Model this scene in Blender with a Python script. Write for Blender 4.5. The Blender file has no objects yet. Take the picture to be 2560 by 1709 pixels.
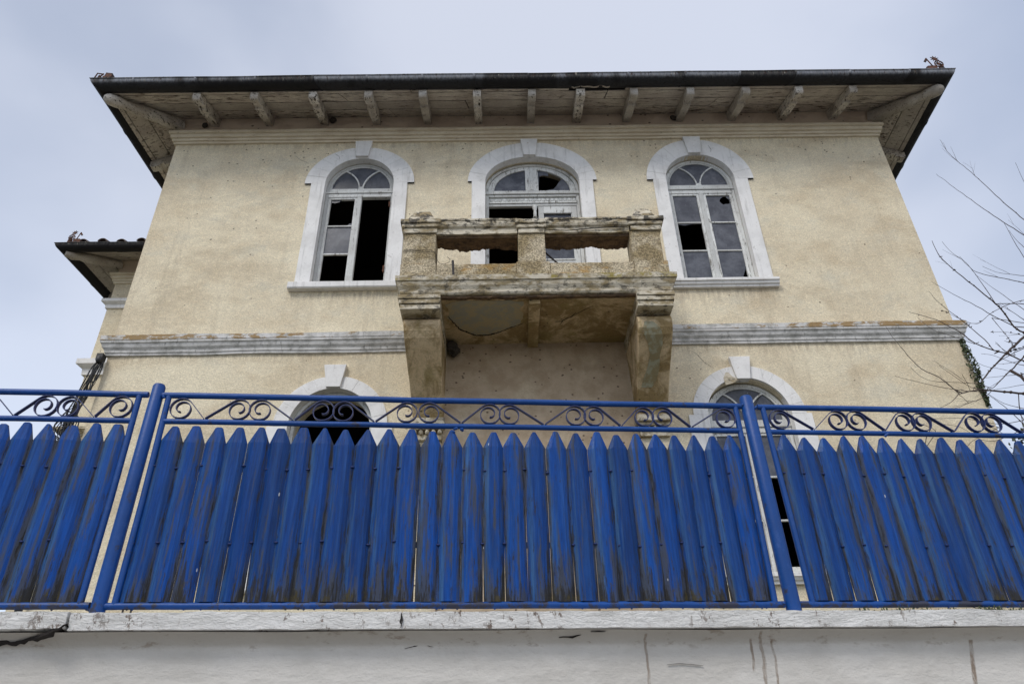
import bpy, bmesh, math, random
from mathutils import Vector, Matrix, noise
random.seed(7)
PI = math.pi
SC = bpy.context.scene
COL = SC.collection

# ---------------------------------------------------------------- camera
cam_d = bpy.data.cameras.new("camera")
cam = bpy.data.objects.new("camera", cam_d); COL.objects.link(cam)
cam_d.sensor_width = 36.0
cam_d.lens = 1800.0 / 2560.0 * 36.0
cam_d.clip_start = 0.05; cam_d.clip_end = 2000.0
cam.matrix_world = Matrix(((0.99982, 0.01524, -0.0116, 0.0),
                           (-0.0018, -0.52818, -0.84913, 0.0),
                           (-0.01907, 0.849, -0.52806, 1.6),
                           (0, 0, 0, 1)))
SC.camera = cam

# ---------------------------------------------------------------- exposure
SC.view_settings.view_transform = 'Standard'
SC.view_settings.look = 'None'
SC.view_settings.exposure = 0.42
SC.view_settings.gamma = 1.0
SC.view_settings.use_curve_mapping = False

# ---------------------------------------------------------------- node helper
class S:
    """a socket with arithmetic"""
    nt = None
    def __init__(s, sock): s.s = sock
    @staticmethod
    def math(op, a, b=None, c=None, clamp=False):
        n = S.nt.nodes.new('ShaderNodeMath'); n.operation = op; n.use_clamp = clamp
        for i, v in enumerate((a, b, c)):
            if v is None: continue
            if isinstance(v, S): S.nt.links.new(v.s, n.inputs[i])
            else: n.inputs[i].default_value = v
        return S(n.outputs[0])
    def __add__(a, b): return S.math('ADD', a, b)
    __radd__ = __add__
    def __sub__(a, b): return S.math('SUBTRACT', a, b)
    def __rsub__(a, b): return S.math('SUBTRACT', b, a)
    def __mul__(a, b): return S.math('MULTIPLY', a, b)
    __rmul__ = __mul__
    def gt(a, b): return S.math('GREATER_THAN', a, b)
    def lt(a, b): return S.math('LESS_THAN', a, b)
    def abs(a): return S.math('ABSOLUTE', a)
    def sm(a, lo, hi, o0=0.0, o1=1.0):
        n = S.nt.nodes.new('ShaderNodeMapRange'); n.interpolation_type = 'SMOOTHSTEP'
        S.nt.links.new(a.s, n.inputs[0])
        n.inputs[1].default_value = lo; n.inputs[2].default_value = hi
        n.inputs[3].default_value = o0; n.inputs[4].default_value = o1
        return S(n.outputs[0])
def link(a, b): S.nt.links.new(a.s if isinstance(a, S) else a, b)
def pos():
    return S(S.nt.nodes.new('ShaderNodeNewGeometry').outputs['Position'])
def sep(v):
    n = S.nt.nodes.new('ShaderNodeSeparateXYZ'); link(v, n.inputs[0]); return S(n.outputs[0]), S(n.outputs[1]), S(n.outputs[2])
def scl(v, x, y, z, off=(0, 0, 0)):
    n = S.nt.nodes.new('ShaderNodeMapping'); link(v, n.inputs[0]); n.inputs['Scale'].default_value = (x, y, z)
    n.inputs['Location'].default_value = off
    return S(n.outputs[0])
def nz(v, scale, detail=4, rough=.55, dist=0.0):
    n = S.nt.nodes.new('ShaderNodeTexNoise'); link(v, n.inputs['Vector'])
    n.inputs['Scale'].default_value = scale; n.inputs['Detail'].default_value = detail
    n.inputs['Roughness'].default_value = rough; n.inputs['Distortion'].default_value = dist
    return S(n.outputs[0])
def vor(v, scale, feature='F1', out='Distance'):
    n = S.nt.nodes.new('ShaderNodeTexVoronoi'); n.feature = feature; link(v, n.inputs['Vector'])
    n.inputs['Scale'].default_value = scale
    return S(n.outputs[out])
def rnd():
    return S(S.nt.nodes.new('ShaderNodeObjectInfo').outputs['Random'])
def mix(f, a, b):
    n = S.nt.nodes.new('ShaderNodeMix'); n.data_type = 'RGBA'
    if isinstance(f, S): link(f, n.inputs[0])
    else: n.inputs[0].default_value = f
    for v, i in ((a, 6), (b, 7)):
        if isinstance(v, S): link(v, n.inputs[i])
        else: n.inputs[i].default_value = (v[0], v[1], v[2], 1)
    return S(n.outputs[2])
def mul(c, f):
    """scale a colour by a number"""
    n = S.nt.nodes.new('ShaderNodeVectorMath'); n.operation = 'SCALE'
    link(c, n.inputs[0]); link(f, n.inputs['Scale']) if isinstance(f, S) else setattr(n.inputs['Scale'], 'default_value', f)
    return S(n.outputs[0])
MATS = {}
def material(name, build):
    m = bpy.data.materials.new(name); m.use_nodes = True
    nt = m.node_tree; S.nt = nt
    b = nt.nodes['Principled BSDF']
    r = build(b)          # returns colour, roughness, height, bump distance
    col, rough, h, dist = r
    if isinstance(col, S): link(col, b.inputs['Base Color'])
    else: b.inputs['Base Color'].default_value = (*col, 1)
    if isinstance(rough, S): link(rough, b.inputs['Roughness'])
    else: b.inputs['Roughness'].default_value = rough
    if h is not None:
        bp = nt.nodes.new('ShaderNodeBump'); bp.inputs['Distance'].default_value = dist
        bp.inputs['Strength'].default_value = 1.0
        link(h, bp.inputs['Height']); nt.links.new(bp.outputs[0], b.inputs['Normal'])
    MATS[name] = m
    return m

# ---------------------------------------------------------------- sky and sun (overcast)
SUN_EL, SUN_AZ = math.radians(48), math.radians(-34)     # high, behind the camera, a little from the left
w = bpy.data.worlds.new("World"); SC.world = w; w.use_nodes = True
nt = w.node_tree; S.nt = nt; nt.nodes.clear()
out = nt.nodes.new('ShaderNodeOutputWorld')
sky = nt.nodes.new('ShaderNodeTexSky'); sky.sky_type = 'NISHITA'; sky.sun_disc = False
sky.sun_elevation = SUN_EL; sky.sun_rotation = PI + SUN_AZ
bg1 = nt.nodes.new('ShaderNodeBackground'); bg1.inputs[1].default_value = 0.05
nt.links.new(sky.outputs[0], bg1.inputs[0])
tc = nt.nodes.new('ShaderNodeTexCoord')
dv = S(tc.outputs['Generated'])
n1 = nz(scl(dv, 1, 1, 1.2, (0.35, .2, .1)), 1.3, 3, .45, .3)
n2 = nz(scl(dv, 1, 1, 1.4, (3.1, 1.7, .4)), 3.4, 4, .5, .2)
cl = (n1 * 0.8 + n2 * 0.2).sm(.38, .60)
ccol = mix(cl, (.30, .328, .395), (.485, .50, .55))
bg2 = nt.nodes.new('ShaderNodeBackground'); bg2.inputs[1].default_value = 0.92
link(ccol, bg2.inputs[0])
ad = nt.nodes.new('ShaderNodeAddShader')
nt.links.new(bg1.outputs[0], ad.inputs[0]); nt.links.new(bg2.outputs[0], ad.inputs[1])
nt.links.new(ad.outputs[0], out.inputs[0])

sun_d = bpy.data.lights.new("sun", 'SUN'); sun_d.energy = 1.5; sun_d.angle = math.radians(20)
sun_d.color = (1.0, .95, .88)
sun = bpy.data.objects.new("sun", sun_d); COL.objects.link(sun)
# direction towards the sun: behind the camera (-y)
sd = Vector((math.sin(SUN_AZ) * math.cos(SUN_EL), -math.cos(SUN_AZ) * math.cos(SUN_EL), math.sin(SUN_EL)))
sun.rotation_euler = sd.to_track_quat('Z', 'Y').to_euler()
sun.location = (0, -10, 20)

# ---------------------------------------------------------------- mesh helper
class MB:
    def __init__(s): s.v = []; s.f = []
    def add(s, vs, fs):
        o = len(s.v); s.v += [Vector(p) for p in vs]; s.f += [tuple(i + o for i in f) for f in fs]; return s
    def box(s, x0, x1, y0, y1, z0, z1):
        return s.add([(x0,y0,z0),(x1,y0,z0),(x1,y1,z0),(x0,y1,z0),(x0,y0,z1),(x1,y0,z1),(x1,y1,z1),(x0,y1,z1)],
                     [(0,3,2,1),(4,5,6,7),(0,1,5,4),(1,2,6,5),(2,3,7,6),(3,0,4,7)])
    def hexa(s, bot, top):
        return s.add(list(bot) + list(top), [(3,2,1,0),(4,5,6,7),(0,1,5,4),(1,2,6,5),(2,3,7,6),(3,0,4,7)])
    def prism(s, poly, axis, a, b, seg=1):
        """poly: 2-D points; axis x: poly=(y,z); y: poly=(x,z); z: poly=(x,y)"""
        n = len(poly); vs = []
        for k in range(seg + 1):
            t = a + (b - a) * k / seg
            for p, q in poly:
                vs.append({'x': (t, p, q), 'y': (p, t, q), 'z': (p, q, t)}[axis])
        fs = [tuple(range(n)), tuple(range(seg * n + n - 1, seg * n - 1, -1))]
        for k in range(seg):
            for i in range(n):
                j = (i + 1) % n
                fs.append((k*n+i, (k+1)*n+i, (k+1)*n+j, k*n+j))
        return s.add(vs, fs)
    def tube(s, pts, r, n=8, r1=None, cap=True):
        pts = [Vector(p) for p in pts]; m = len(pts); base = len(s.v)
        up = Vector((0.03, 0.05, 1)).normalized()
        for i, p in enumerate(pts):
            d = (pts[min(i+1, m-1)] - pts[max(i-1, 0)])
            d = d.normalized() if d.length > 1e-9 else Vector((0,0,1))
            a = d.cross(up)
            if a.length < .15: a = d.cross(Vector((1, .1, 0)))
            a.normalize(); b = d.cross(a)
            if isinstance(r, (list, tuple)): rr = r[i]
            else: rr = r if r1 is None else r + (r1 - r) * i / max(1, m - 1)
            for k in range(n):
                t = 2 * PI * k / n
                s.v.append(p + a * (rr * math.cos(t)) + b * (rr * math.sin(t)))
        for i in range(m - 1):
            for k in range(n):
                l = (k + 1) % n
                s.f.append((base+i*n+k, base+i*n+l, base+(i+1)*n+l, base+(i+1)*n+k))
        if cap:
            s.f.append(tuple(base + k for k in range(n-1, -1, -1)))
            s.f.append(tuple(base + (m-1)*n + k for k in range(n)))
        return s
    def ball(s, c, rx, ry, rz, nu=10, nv=7):
        vs = [(c[0], c[1], c[2]-rz)]
        for i in range(1, nv):
            t = -PI/2 + PI*i/nv
            for k in range(nu):
                u = 2*PI*k/nu; vs.append((c[0]+rx*math.cos(t)*math.cos(u), c[1]+ry*math.cos(t)*math.sin(u), c[2]+rz*math.sin(t)))
        vs.append((c[0], c[1], c[2]+rz)); fs = []
        for k in range(nu): fs.append((0, 1+(k+1) % nu, 1+k))
        for i in range(nv-2):
            for k in range(nu):
                l = (k+1) % nu; a = 1+i*nu; b = a+nu; fs.append((a+k, a+l, b+l, b+k))
        a = 1+(nv-2)*nu
        for k in range(nu): fs.append((a+k, a+(k+1) % nu, len(vs)-1))
        return s.add(vs, fs)
    def xf(s, fn):
        s.v = [Vector(fn(p)) for p in s.v]; return s
    def jit(s, amp, scale=3.0, seed=0.0, axes=(1, 1, 1)):
        for p in s.v:
            q = p * scale + Vector((seed, seed*1.7, -seed))
            d = noise.noise_vector(q) + noise.noise_vector(q * 3.1) * .45
            p.x += d.x*amp*axes[0]; p.y += d.y*amp*axes[1]; p.z += d.z*amp*axes[2]
        return s

WL = {}      # world location of every object (for parenting without matrices)
def put(name, mesh, m, parent=None, center=None):
    o = bpy.data.objects.new(name, mesh); COL.objects.link(o)
    if m is not None and mesh is not None and not mesh.materials: mesh.materials.append(MATS[m])
    c = center or Vector((0, 0, 0)); WL[o.name] = c.copy()
    if parent is not None:
        o.parent = parent; o.location = c - WL[parent.name]
    else: o.location = c
    return o
def obj(name, mb, m, parent=None, bev=0.0, smooth=False, label=None, base=False, subd=0):
    c = Vector((0, 0, 0)); n = len(mb.v)
    lo = Vector([min(p[i] for p in mb.v) for i in range(3)]); hi = Vector([max(p[i] for p in mb.v) for i in range(3)])
    c = (lo + hi) / 2
    if base: c.z = lo.z
    me = bpy.data.meshes.new(name)
    me.from_pydata([p - c for p in mb.v], [], mb.f)
    bm = bmesh.new(); bm.from_mesh(me)
    bmesh.ops.recalc_face_normals(bm, faces=bm.faces); bm.to_mesh(me); bm.free()
    me.update()
    if smooth:
        for p in me.polygons: p.use_smooth = True
        me.set_sharp_from_angle(angle=math.radians(40))
    o = put(name, me, m, parent, c)
    if bev > 0:
        b = o.modifiers.new('bevel', 'BEVEL'); b.width = bev; b.segments = 2; b.limit_method = 'ANGLE'; b.angle_limit = math.radians(35)
        b.harden_normals = False
    if label: o['label'] = label
    return o
def thing(name, loc, label, cat, group=None):
    o = bpy.data.objects.new(name, None); COL.objects.link(o); o.empty_display_size = .1
    o.location = loc; WL[o.name] = Vector(loc); o['label'] = label; o['category'] = cat
    if group: o['group'] = group
    return o
def tag(o, label, cat, group=None):
    o['label'] = label; o['category'] = cat
    if group: o['group'] = group
    return o
def struct(o, kind='structure'):
    o['kind'] = kind; return o

def fill_shape(outer, holes, y0, y1):
    """flat outline with holes in the x-z plane, thickened from y0 to y1; returns MB"""
    cu = bpy.data.curves.new('tmp', 'CURVE'); cu.dimensions = '2D'; cu.fill_mode = 'BOTH'; cu.extrude = (y1 - y0) / 2
    for loop in [outer] + holes:
        sp = cu.splines.new('POLY'); sp.points.add(len(loop) - 1)
        for i, (x, z) in enumerate(loop): sp.points[i].co = (x, z, 0, 1)
        sp.use_cyclic_u = True
    o = bpy.data.objects.new('tmp', cu); COL.objects.link(o)
    dg = bpy.context.evaluated_depsgraph_get(); dg.update()
    me = bpy.data.meshes.new_from_object(o.evaluated_get(dg))
    mb = MB(); ym = (y0 + y1) / 2
    mb.add([(v.co.x, ym - v.co.z, v.co.y) for v in me.vertices], [tuple(p.vertices) for p in me.polygons])
    bpy.data.objects.remove(o); bpy.data.curves.remove(cu); bpy.data.meshes.remove(me)
    return mb

def off_path(path, o):
    """offset an open plan polyline to its right side (seen along the path); mitred"""
    n = len(path); res = []
    P = [Vector((p[0], p[1])) for p in path]
    def nrm(a, b):
        d = (b - a).normalized(); return Vector((d.y, -d.x)), d
    for i in range(n):
        if i == 0: m, d = nrm(P[0], P[1]); res.append(P[0] + m * o)
        elif i == n-1: m, d = nrm(P[-2], P[-1]); res.append(P[-1] + m * o)
        else:
            m1, d1 = nrm(P[i-1], P[i]); m2, d2 = nrm(P[i], P[i+1])
            m = (m1 + m2); m = m / m.dot(m1); res.append(P[i] + m * o)
    return res
def sweep(profile, path, closed=True, mb=None, segs=None):
    """profile: list of (out, z); path: plan polyline whose right side is outwards"""
    mb = mb or MB(); rows = [off_path(path, o) for o, z in profile]; n = len(profile); m = len(path)
    segs = segs or [1] * (m - 1); vs = []; cnt = 0
    for i in range(m):
        if i == 0 or True:
            for r, (o, z) in zip(rows, profile): vs.append((r[i].x, r[i].y, z))
            cnt += 1
        if i < m - 1:
            for k in range(1, segs[i]):
                t = k / segs[i]
                for r, (o, z) in zip(rows, profile):
                    q = r[i].lerp(r[i+1], t); vs.append((q.x, q.y, z))
                cnt += 1
    fs = []
    for i in range(cnt - 1):
        for k in range(n if closed else n - 1):
            l = (k + 1) % n; fs.append((i*n+k, i*n+l, (i+1)*n+l, (i+1)*n+k))
    if closed:
        fs.append(tuple(range(n))); fs.append(tuple((cnt-1)*n + k for k in range(n-1, -1, -1)))
    return mb.add(vs, fs)
def arc_pts(cx, zs, a, b, n, t0=PI, t1=0.0):
    return [(cx + a * math.cos(t0 + (t1 - t0) * i / n), zs + b * math.sin(t0 + (t1 - t0) * i / n)) for i in range(n + 1)]
def band(inner, outer, y0, y1):
    """solid strip between two matching x-z polylines"""
    n = len(inner); mb = MB(); vs = []
    for (a, b), (c, d) in zip(inner, outer): vs += [(a, y0, b), (c, y0, d), (c, y1, d), (a, y1, b)]
    fs = []
    for i in range(n - 1):
        for k in range(4):
            l = (k + 1) % 4; fs.append((i*4+k, i*4+l, (i+1)*4+l, (i+1)*4+k))
    fs.append((0, 1, 2, 3)); fs.append(tuple((n-1)*4 + k for k in (3, 2, 1, 0)))
    return mb.add(vs, fs)

# ---------------------------------------------------------------- materials
def speckmask(p, scale, thr, zlo, zhi, amt=.5):
    """small dark specks scattered between two heights"""
    x, y, z = sep(p)
    d = vor(scl(p, 1, 1, 1.3), scale)
    r = vor(scl(p, 1, 1, 1.3), scale, out='Color')
    rr, _, _ = sep(r)
    wob = nz(p, scale * 6, 2)
    cl = nz(p, 1.3, 3).sm(.40, .56)
    keep = rr.gt(1 - z.sm(zlo, zhi) * cl * amt)
    return (d + wob * .16).lt(thr + .08) * keep
def plaster(b):
    p = pos(); x, y, z = sep(p)
    swirl = nz(scl(p, .8, .8, 1.2), 19, 3, .65, 2.6)
    fine = nz(p, 48, 3, .65, 1.0)
    big = nz(scl(p, .7, .7, 1.0), 1.1, 5, .62, .15)
    mid = nz(scl(p, .9, .9, 1.3, (4, 0, 2)), 2.0, 5, .66, .15)
    c = mix(big.sm(.36, .66), (.80, .715, .53), (.70, .605, .435))
    c = mix(mid.sm(.50, .72) * .55, c, (.63, .595, .48))
    warm = nz(scl(p, .7, .7, 1.2, (9, 3, 1)), 1.3, 5, .68, .15).sm(.47, .66) + x.sm(2, 7) * .25
    c = mix(S.math('MINIMUM', warm * .38, .8), c, (.53, .41, .255))
    # grime running down from mouldings, in ragged bands of its own
    run = nz(scl(p, 2.2, 2.2, .22), 2.0, 4, .6).sm(.52, .75)
    c = mix(run * .25, c, (.36, .29, .20))
    ghost = nz(scl(p, .5, .5, 1.3, (2, 7, 5)), 1.0, 4, .65, .8)
    c = mix(ghost.sm(.55, .60) * ghost.sm(.68, .62) * .12, c, (.33, .25, .16))
    sw2 = nz(scl(p, .8, .8, 1.3, (3, 3, 3)), 11, 2, .6, 1.6)
    line = (swirl - .5).abs().sm(0, .05) * ((sw2 - .5).abs().sm(0, .045) * .5 + .5)
    pit = swirl.sm(.30, .50)
    c = mul(c, pit * .16 + .87)
    c = mul(c, line * .38 + .73)
    # rain dirt below the sills and the moulding
    dz_ = nz(scl(p, 7, 7, 1.0, (1, 1, 5)), 2.0, 5, .7).sm(.42, .62)
    s1 = x.sm(-3.35, -3.25) * x.sm(-1.45, -1.55) * z.sm(7.75, 8.15) * z.sm(8.2, 8.18)
    s2 = x.sm(2.5, 2.6) * x.sm(4.3, 4.2) * z.sm(7.7, 8.1) * z.sm(8.13, 8.11)
    s3 = z.sm(6.86, 7.05) * z.sm(7.12, 7.10)
    s4 = z.sm(11.2, 11.40) * .8
    c = mix(S.math('MINIMUM', (s1 + s2 + s3 + s4) * dz_ * .42, .8), c, (.27, .20, .13))
    c = mul(c, fine.sm(.3, .6) * .16 + .89)
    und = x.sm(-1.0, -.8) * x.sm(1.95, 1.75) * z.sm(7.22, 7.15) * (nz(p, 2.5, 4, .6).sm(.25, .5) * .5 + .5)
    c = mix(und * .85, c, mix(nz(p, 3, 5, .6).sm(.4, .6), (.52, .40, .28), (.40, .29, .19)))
    sp = speckmask(p, 9, .15, 10.2, 11.3, .75) + speckmask(scl(p, 1, 1, 1, (5, 5, 5)), 6, .09, 8.8, 15.5, .35) + speckmask(scl(p, 1, 1, 1, (2, 5, 9)), 9, .15, -9, -8, .55) * x.sm(-1.6, -1.1) * x.sm(2.6, 1.9) * z.sm(7.2, 7.1)
    c = mix(S.math('MINIMUM', sp, .85), c, (.09, .055, .035))
    return c, .95, swirl * .7 + fine * .5, .012
material('plaster', plaster)
def frieze(b):
    p = pos()
    c = mix(nz(scl(p, .6, 1, 1), 3, 5, .6, .6).sm(.4, .65), (.74, .61, .47), (.56, .44, .33))
    sp = speckmask(p, 7, .15, 10, 11, .6)
    c = mix(S.math('MINIMUM', sp, .85), c, (.07, .045, .03))
    return c, .95, nz(p, 30, 4, .6, 1), .006
material('aged_plaster', frieze)
def shelter(b):
    p = pos(); x, y, z = sep(p)
    a = nz(p, 2.0, 6, .72, .5); f = nz(p, 20, 4, .6, 1.5)
    c = mix(a.sm(.42, .57), (.68, .53, .33), (.34, .24, .11))
    c = mix(nz(scl(p, 1, 1, .5, (3, 1, 2)), 3.2, 4, .6, .5).sm(.52, .68) * .6, c, (.30, .235, .085))
    c = mul(c, f.sm(.3, .6) * .25 + .75)
    sp = speckmask(p, 8, .13, -9, -8, .5)
    c = mix(S.math('MINIMUM', sp, .8), c, (.05, .035, .02))
    return c, .95, f, .008
material('stained_plaster', shelter)
def trim(b):
    p = pos(); x, y, z = sep(p)
    c = mix(nz(p, 3.5, 5, .6, .3).sm(.40, .68), (.80, .79, .77), (.69, .68, .66))
    chips = nz(p, 22, 5, .7, .3).sm(.63, .67)
    c = mix(chips * .6, c, (.42, .37, .31))
    v = nz(scl(p, 6, 6, .5), 2.5, 4, .6).sm(.54, .72)
    c = mix(nz(p, 12, 6, .8).sm(.60, .66) * .5, c, (.40, .385, .35))
    c = mix(v * .42, c, (.36, .35, .33))
    return c, .8, nz(p, 26, 4, .65), .004
material('white_trim', trim)
def course(b):
    p = pos(); x, y, z = sep(p)
    g = nz(scl(p, 1.5, 1.5, 2), 3.0, 6, .75, .1)
    c = mix(g.sm(.40, .66), (.64, .63, .61), (.36, .355, .33))
    lich = nz(scl(p, 1, 1, 2.5, (1, 2, 3)), 3.4, 6, .75, .3)
    top = (z + x.sm(0, -.5) * .045).sm(7.295, 7.31)
    left = x.sm(-2.0, -4.0, 0, .10) + x.sm(3.2, 4.6, 0, .10)
    c = mix(S.math('MINIMUM', (lich + left).sm(.56, .63) * top, .9), c, (.30, .185, .06))
    dk = nz(scl(p, 5, 5, 1.6), 3.0, 5, .7)
    c = mix(dk.sm(.55, .72) * .75, c, (.10, .10, .095))
    return c, .9, nz(p, 30, 5, .7), .005
material('weathered_moulding', course)
def cornice_m(b):
    p = pos()
    g = nz(scl(p, 1.2, 1.2, 2), 2.0, 5, .6, .2)
    c = mix(g.sm(.36, .66), (.76, .68, .53), (.64, .55, .41))
    dk = nz(scl(p, 5, 5, 12), 4.0, 5, .75)
    c = mix(dk.sm(.62, .68) * .8, c, (.08, .055, .04))
    return c, .9, nz(p, 30, 5, .7), .004
material('cornice_paint', cornice_m)
def peel(name, paint, paint2, wood, lo, hi, stretch, sc=5.0, dirt=.5):
    def f(b):
        p = pos(); r = rnd()
        q = scl(p, *stretch)
        n = nz(q, sc, 7, .75, .3)
        n = n + (r - .5) * .07
        c = mix(nz(p, 2.2, 4, .6, .4).sm(.35, .65), paint, paint2)
        c = mul(c, r * .35 + .82)
        c = mix(n.sm(lo, hi), c, wood)
        fine = nz(q, sc * 5, 4, .7).sm(.57, .63)
        c = mix(fine * dirt, c, tuple(k * .6 for k in wood))
        return c, .85, n.sm(lo, hi) * -1.0 + nz(q, sc * 5, 3, .7) * .5, .004
    material(name, f)
peel('soffit_paint', (.60, .545, .47), (.47, .41, .36), (.13, .10, .075), .54, .62, (.55, 3.2, 4), 8, .6)
peel('rafter_paint', (.62, .58, .52), (.42, .37, .31), (.05, .034, .025), .56, .62, (3, 1.2, 3), 8, .8)
peel('frame_paint', (.68, .69, .67), (.56, .56, .54), (.16, .145, .12), .56, .68, (5, 2, 1.0), 5, .45)
def gutterm(b):
    p = pos(); x, y, z = sep(p); r = rnd()
    base = mix(nz(scl(p, 1.5, 1.5, 1), 2.5, 4, .6), (.020, .020, .022), (.075, .078, .085))
    st = nz(scl(p, 7, 7, .6), 3.0, 4, .7)
    base = mix(st.sm(.40, .62), base, (.10, .096, .09))
    zinc = (nz(scl(p, .9, .9, .2, (0, 0, 3)), 1.3, 2, .5) + (r - .5) * .45).sm(.53, .58)
    zc_ = mix(nz(scl(p, 14, 14, .8), 2, 4, .7).sm(.3, .7), (.20, .21, .235), (.36, .375, .41))
    base = mix(zinc * .9, base, zc_)
    rust = nz(scl(p, 8, 8, .9, (3, 3, 3)), 3.0, 5, .75).sm(.55, .63)
    base = mix(rust * .85, base, (.06, .024, .014))
    pale = nz(scl(p, 12, 12, .5, (7, 3, 3)), 3.0, 3, .7).sm(.60, .66)
    base = mix(pale * .7 * z.sm(11.73, 11.78), base, (.45, .42, .35))
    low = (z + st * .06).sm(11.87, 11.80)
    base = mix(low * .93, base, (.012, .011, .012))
    b.inputs['Metallic'].default_value = .15
    b.inputs['Specular IOR Level'].default_value = .3
    return base, .75, st, .002
material('gutter_zinc', gutterm)
def darkwood(b):
    p = pos()
    return mix(nz(p, 8, 4), (.010, .009, .008), (.022, .019, .016)), .9, nz(p, 20, 4), .004
material('dark_wood', darkwood)
def roughcast(b):
    p = pos(); x, y, z = sep(p)
    v = vor(p, 48); n = nz(p, 40, 3, .75, .4)
    a = nz(p, 2.2, 5, .65, .4)
    c = mix(a.sm(.40, .60), (.66, .56, .39), (.38, .295, .16))
    c = mul(c, (n.sm(.40, .56)) * .45 + .62)
    c = mul(c, v.sm(.75, .25) * .45 + .62)
    och = nz(scl(p, 1, 1, 2, (1, 4, 2)), 2.3, 5, .65).sm(.53, .64) * z.sm(7.80, 7.62)
    c = mix(och * .75, c, (.40, .22, .045))
    lich = nz(scl(p, 1, 1, 2, (6, 4, 2)), 3.2, 6, .7).sm(.55, .62) * z.sm(7.62, 7.48)
    c = mix(lich * .7, c, (.20, .17, .035))
    return c, .95, n - v * .5, .014
material('roughcast', roughcast)
def balc(b):
    p = pos(); x, y, z = sep(p)
    g = nz(scl(p, 1.3, 1.3, 3), 2.6, 6, .7, .4)
    c = mix(g.sm(.40, .60), (.64, .58, .46), (.30, .235, .13))
    black = nz(scl(p, 3, 3, 5), 3.0, 6, .75, .2)
    c = mix(black.sm(.47, .56) * z.sm(8.34, 8.44) * .92, c, (.045, .04, .034))
    c = mix(black.sm(.52, .60) * .75, c, (.085, .075, .06))
    lich = nz(scl(p, 1.4, 1.4, 2, (6, 4, 2)), 3.0, 6, .75)
    lm = (lich + x.sm(0, 2.2, 0, .06)).sm(.55, .61)
    c = mix(S.math('MINIMUM', lm * (z.sm(7.36, 7.40) * z.sm(7.7, 7.5)) * .8, 1), c, (.30, .24, .05))
    sp = nz(p, 34, 3, .8).sm(.62, .68) * z.sm(7.36, 7.39) * z.sm(7.7, 7.5)
    c = mix(sp * .8, c, (.62, .60, .55))
    return c, .95, nz(p, 24, 5, .75) + g * .5, .010
material('old_concrete', balc)
def broken(b):
    p = pos(); n = nz(scl(p, 2, 4, 4), 4.0, 6, .75, .5)
    c = mix(n.sm(.38, .62), (.20, .125, .065), (.07, .045, .028))
    return c, .95, n, .03
material('broken_masonry', broken)
def patch(b):
    p = pos(); n = nz(p, 6, 7, .75, .6)
    c = mix(n.sm(.44, .56), (.36, .35, .29), (.46, .39, .25))
    return c, .95, n, .01
material('bare_render', patch)
def gpatch(b):
    p = pos(); n = nz(p, 9, 6, .7, .4)
    c = mix(n.sm(.42, .56), (.37, .36, .26), (.29, .24, .13))
    return c, .95, n, .01
material('green_render', gpatch)
material('crack_dark', lambda b: ((.018, .014, .012), 1.0, None, 0))
material('interior_shade', lambda b: (mix(nz(pos(), 3, 4), (.016, .013, .011), (.045, .036, .03)), 1.0, None, 0))  # darkness of the unlit rooms put into near-black wall colour
def glassm(b):
    p = pos(); r = rnd()
    n = nz(p, 5, 5, .7, .3)
    b.inputs['IOR'].default_value = 1.38
    star = vor(p, 13).sm(.16, .02) * nz(p, 60, 3, .8).sm(.45, .6)
    c = mix(n.sm(.35, .7), (.055, .060, .076), (.115, .122, .142))
    c = mul(c, r * .5 + .75)
    c = mix(star * .5, c, (.42, .43, .46))
    b.inputs['Specular IOR Level'].default_value = .5
    return c, .25, nz(p, 1.6, 2), .004
material('dusty_glass', glassm)
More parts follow.
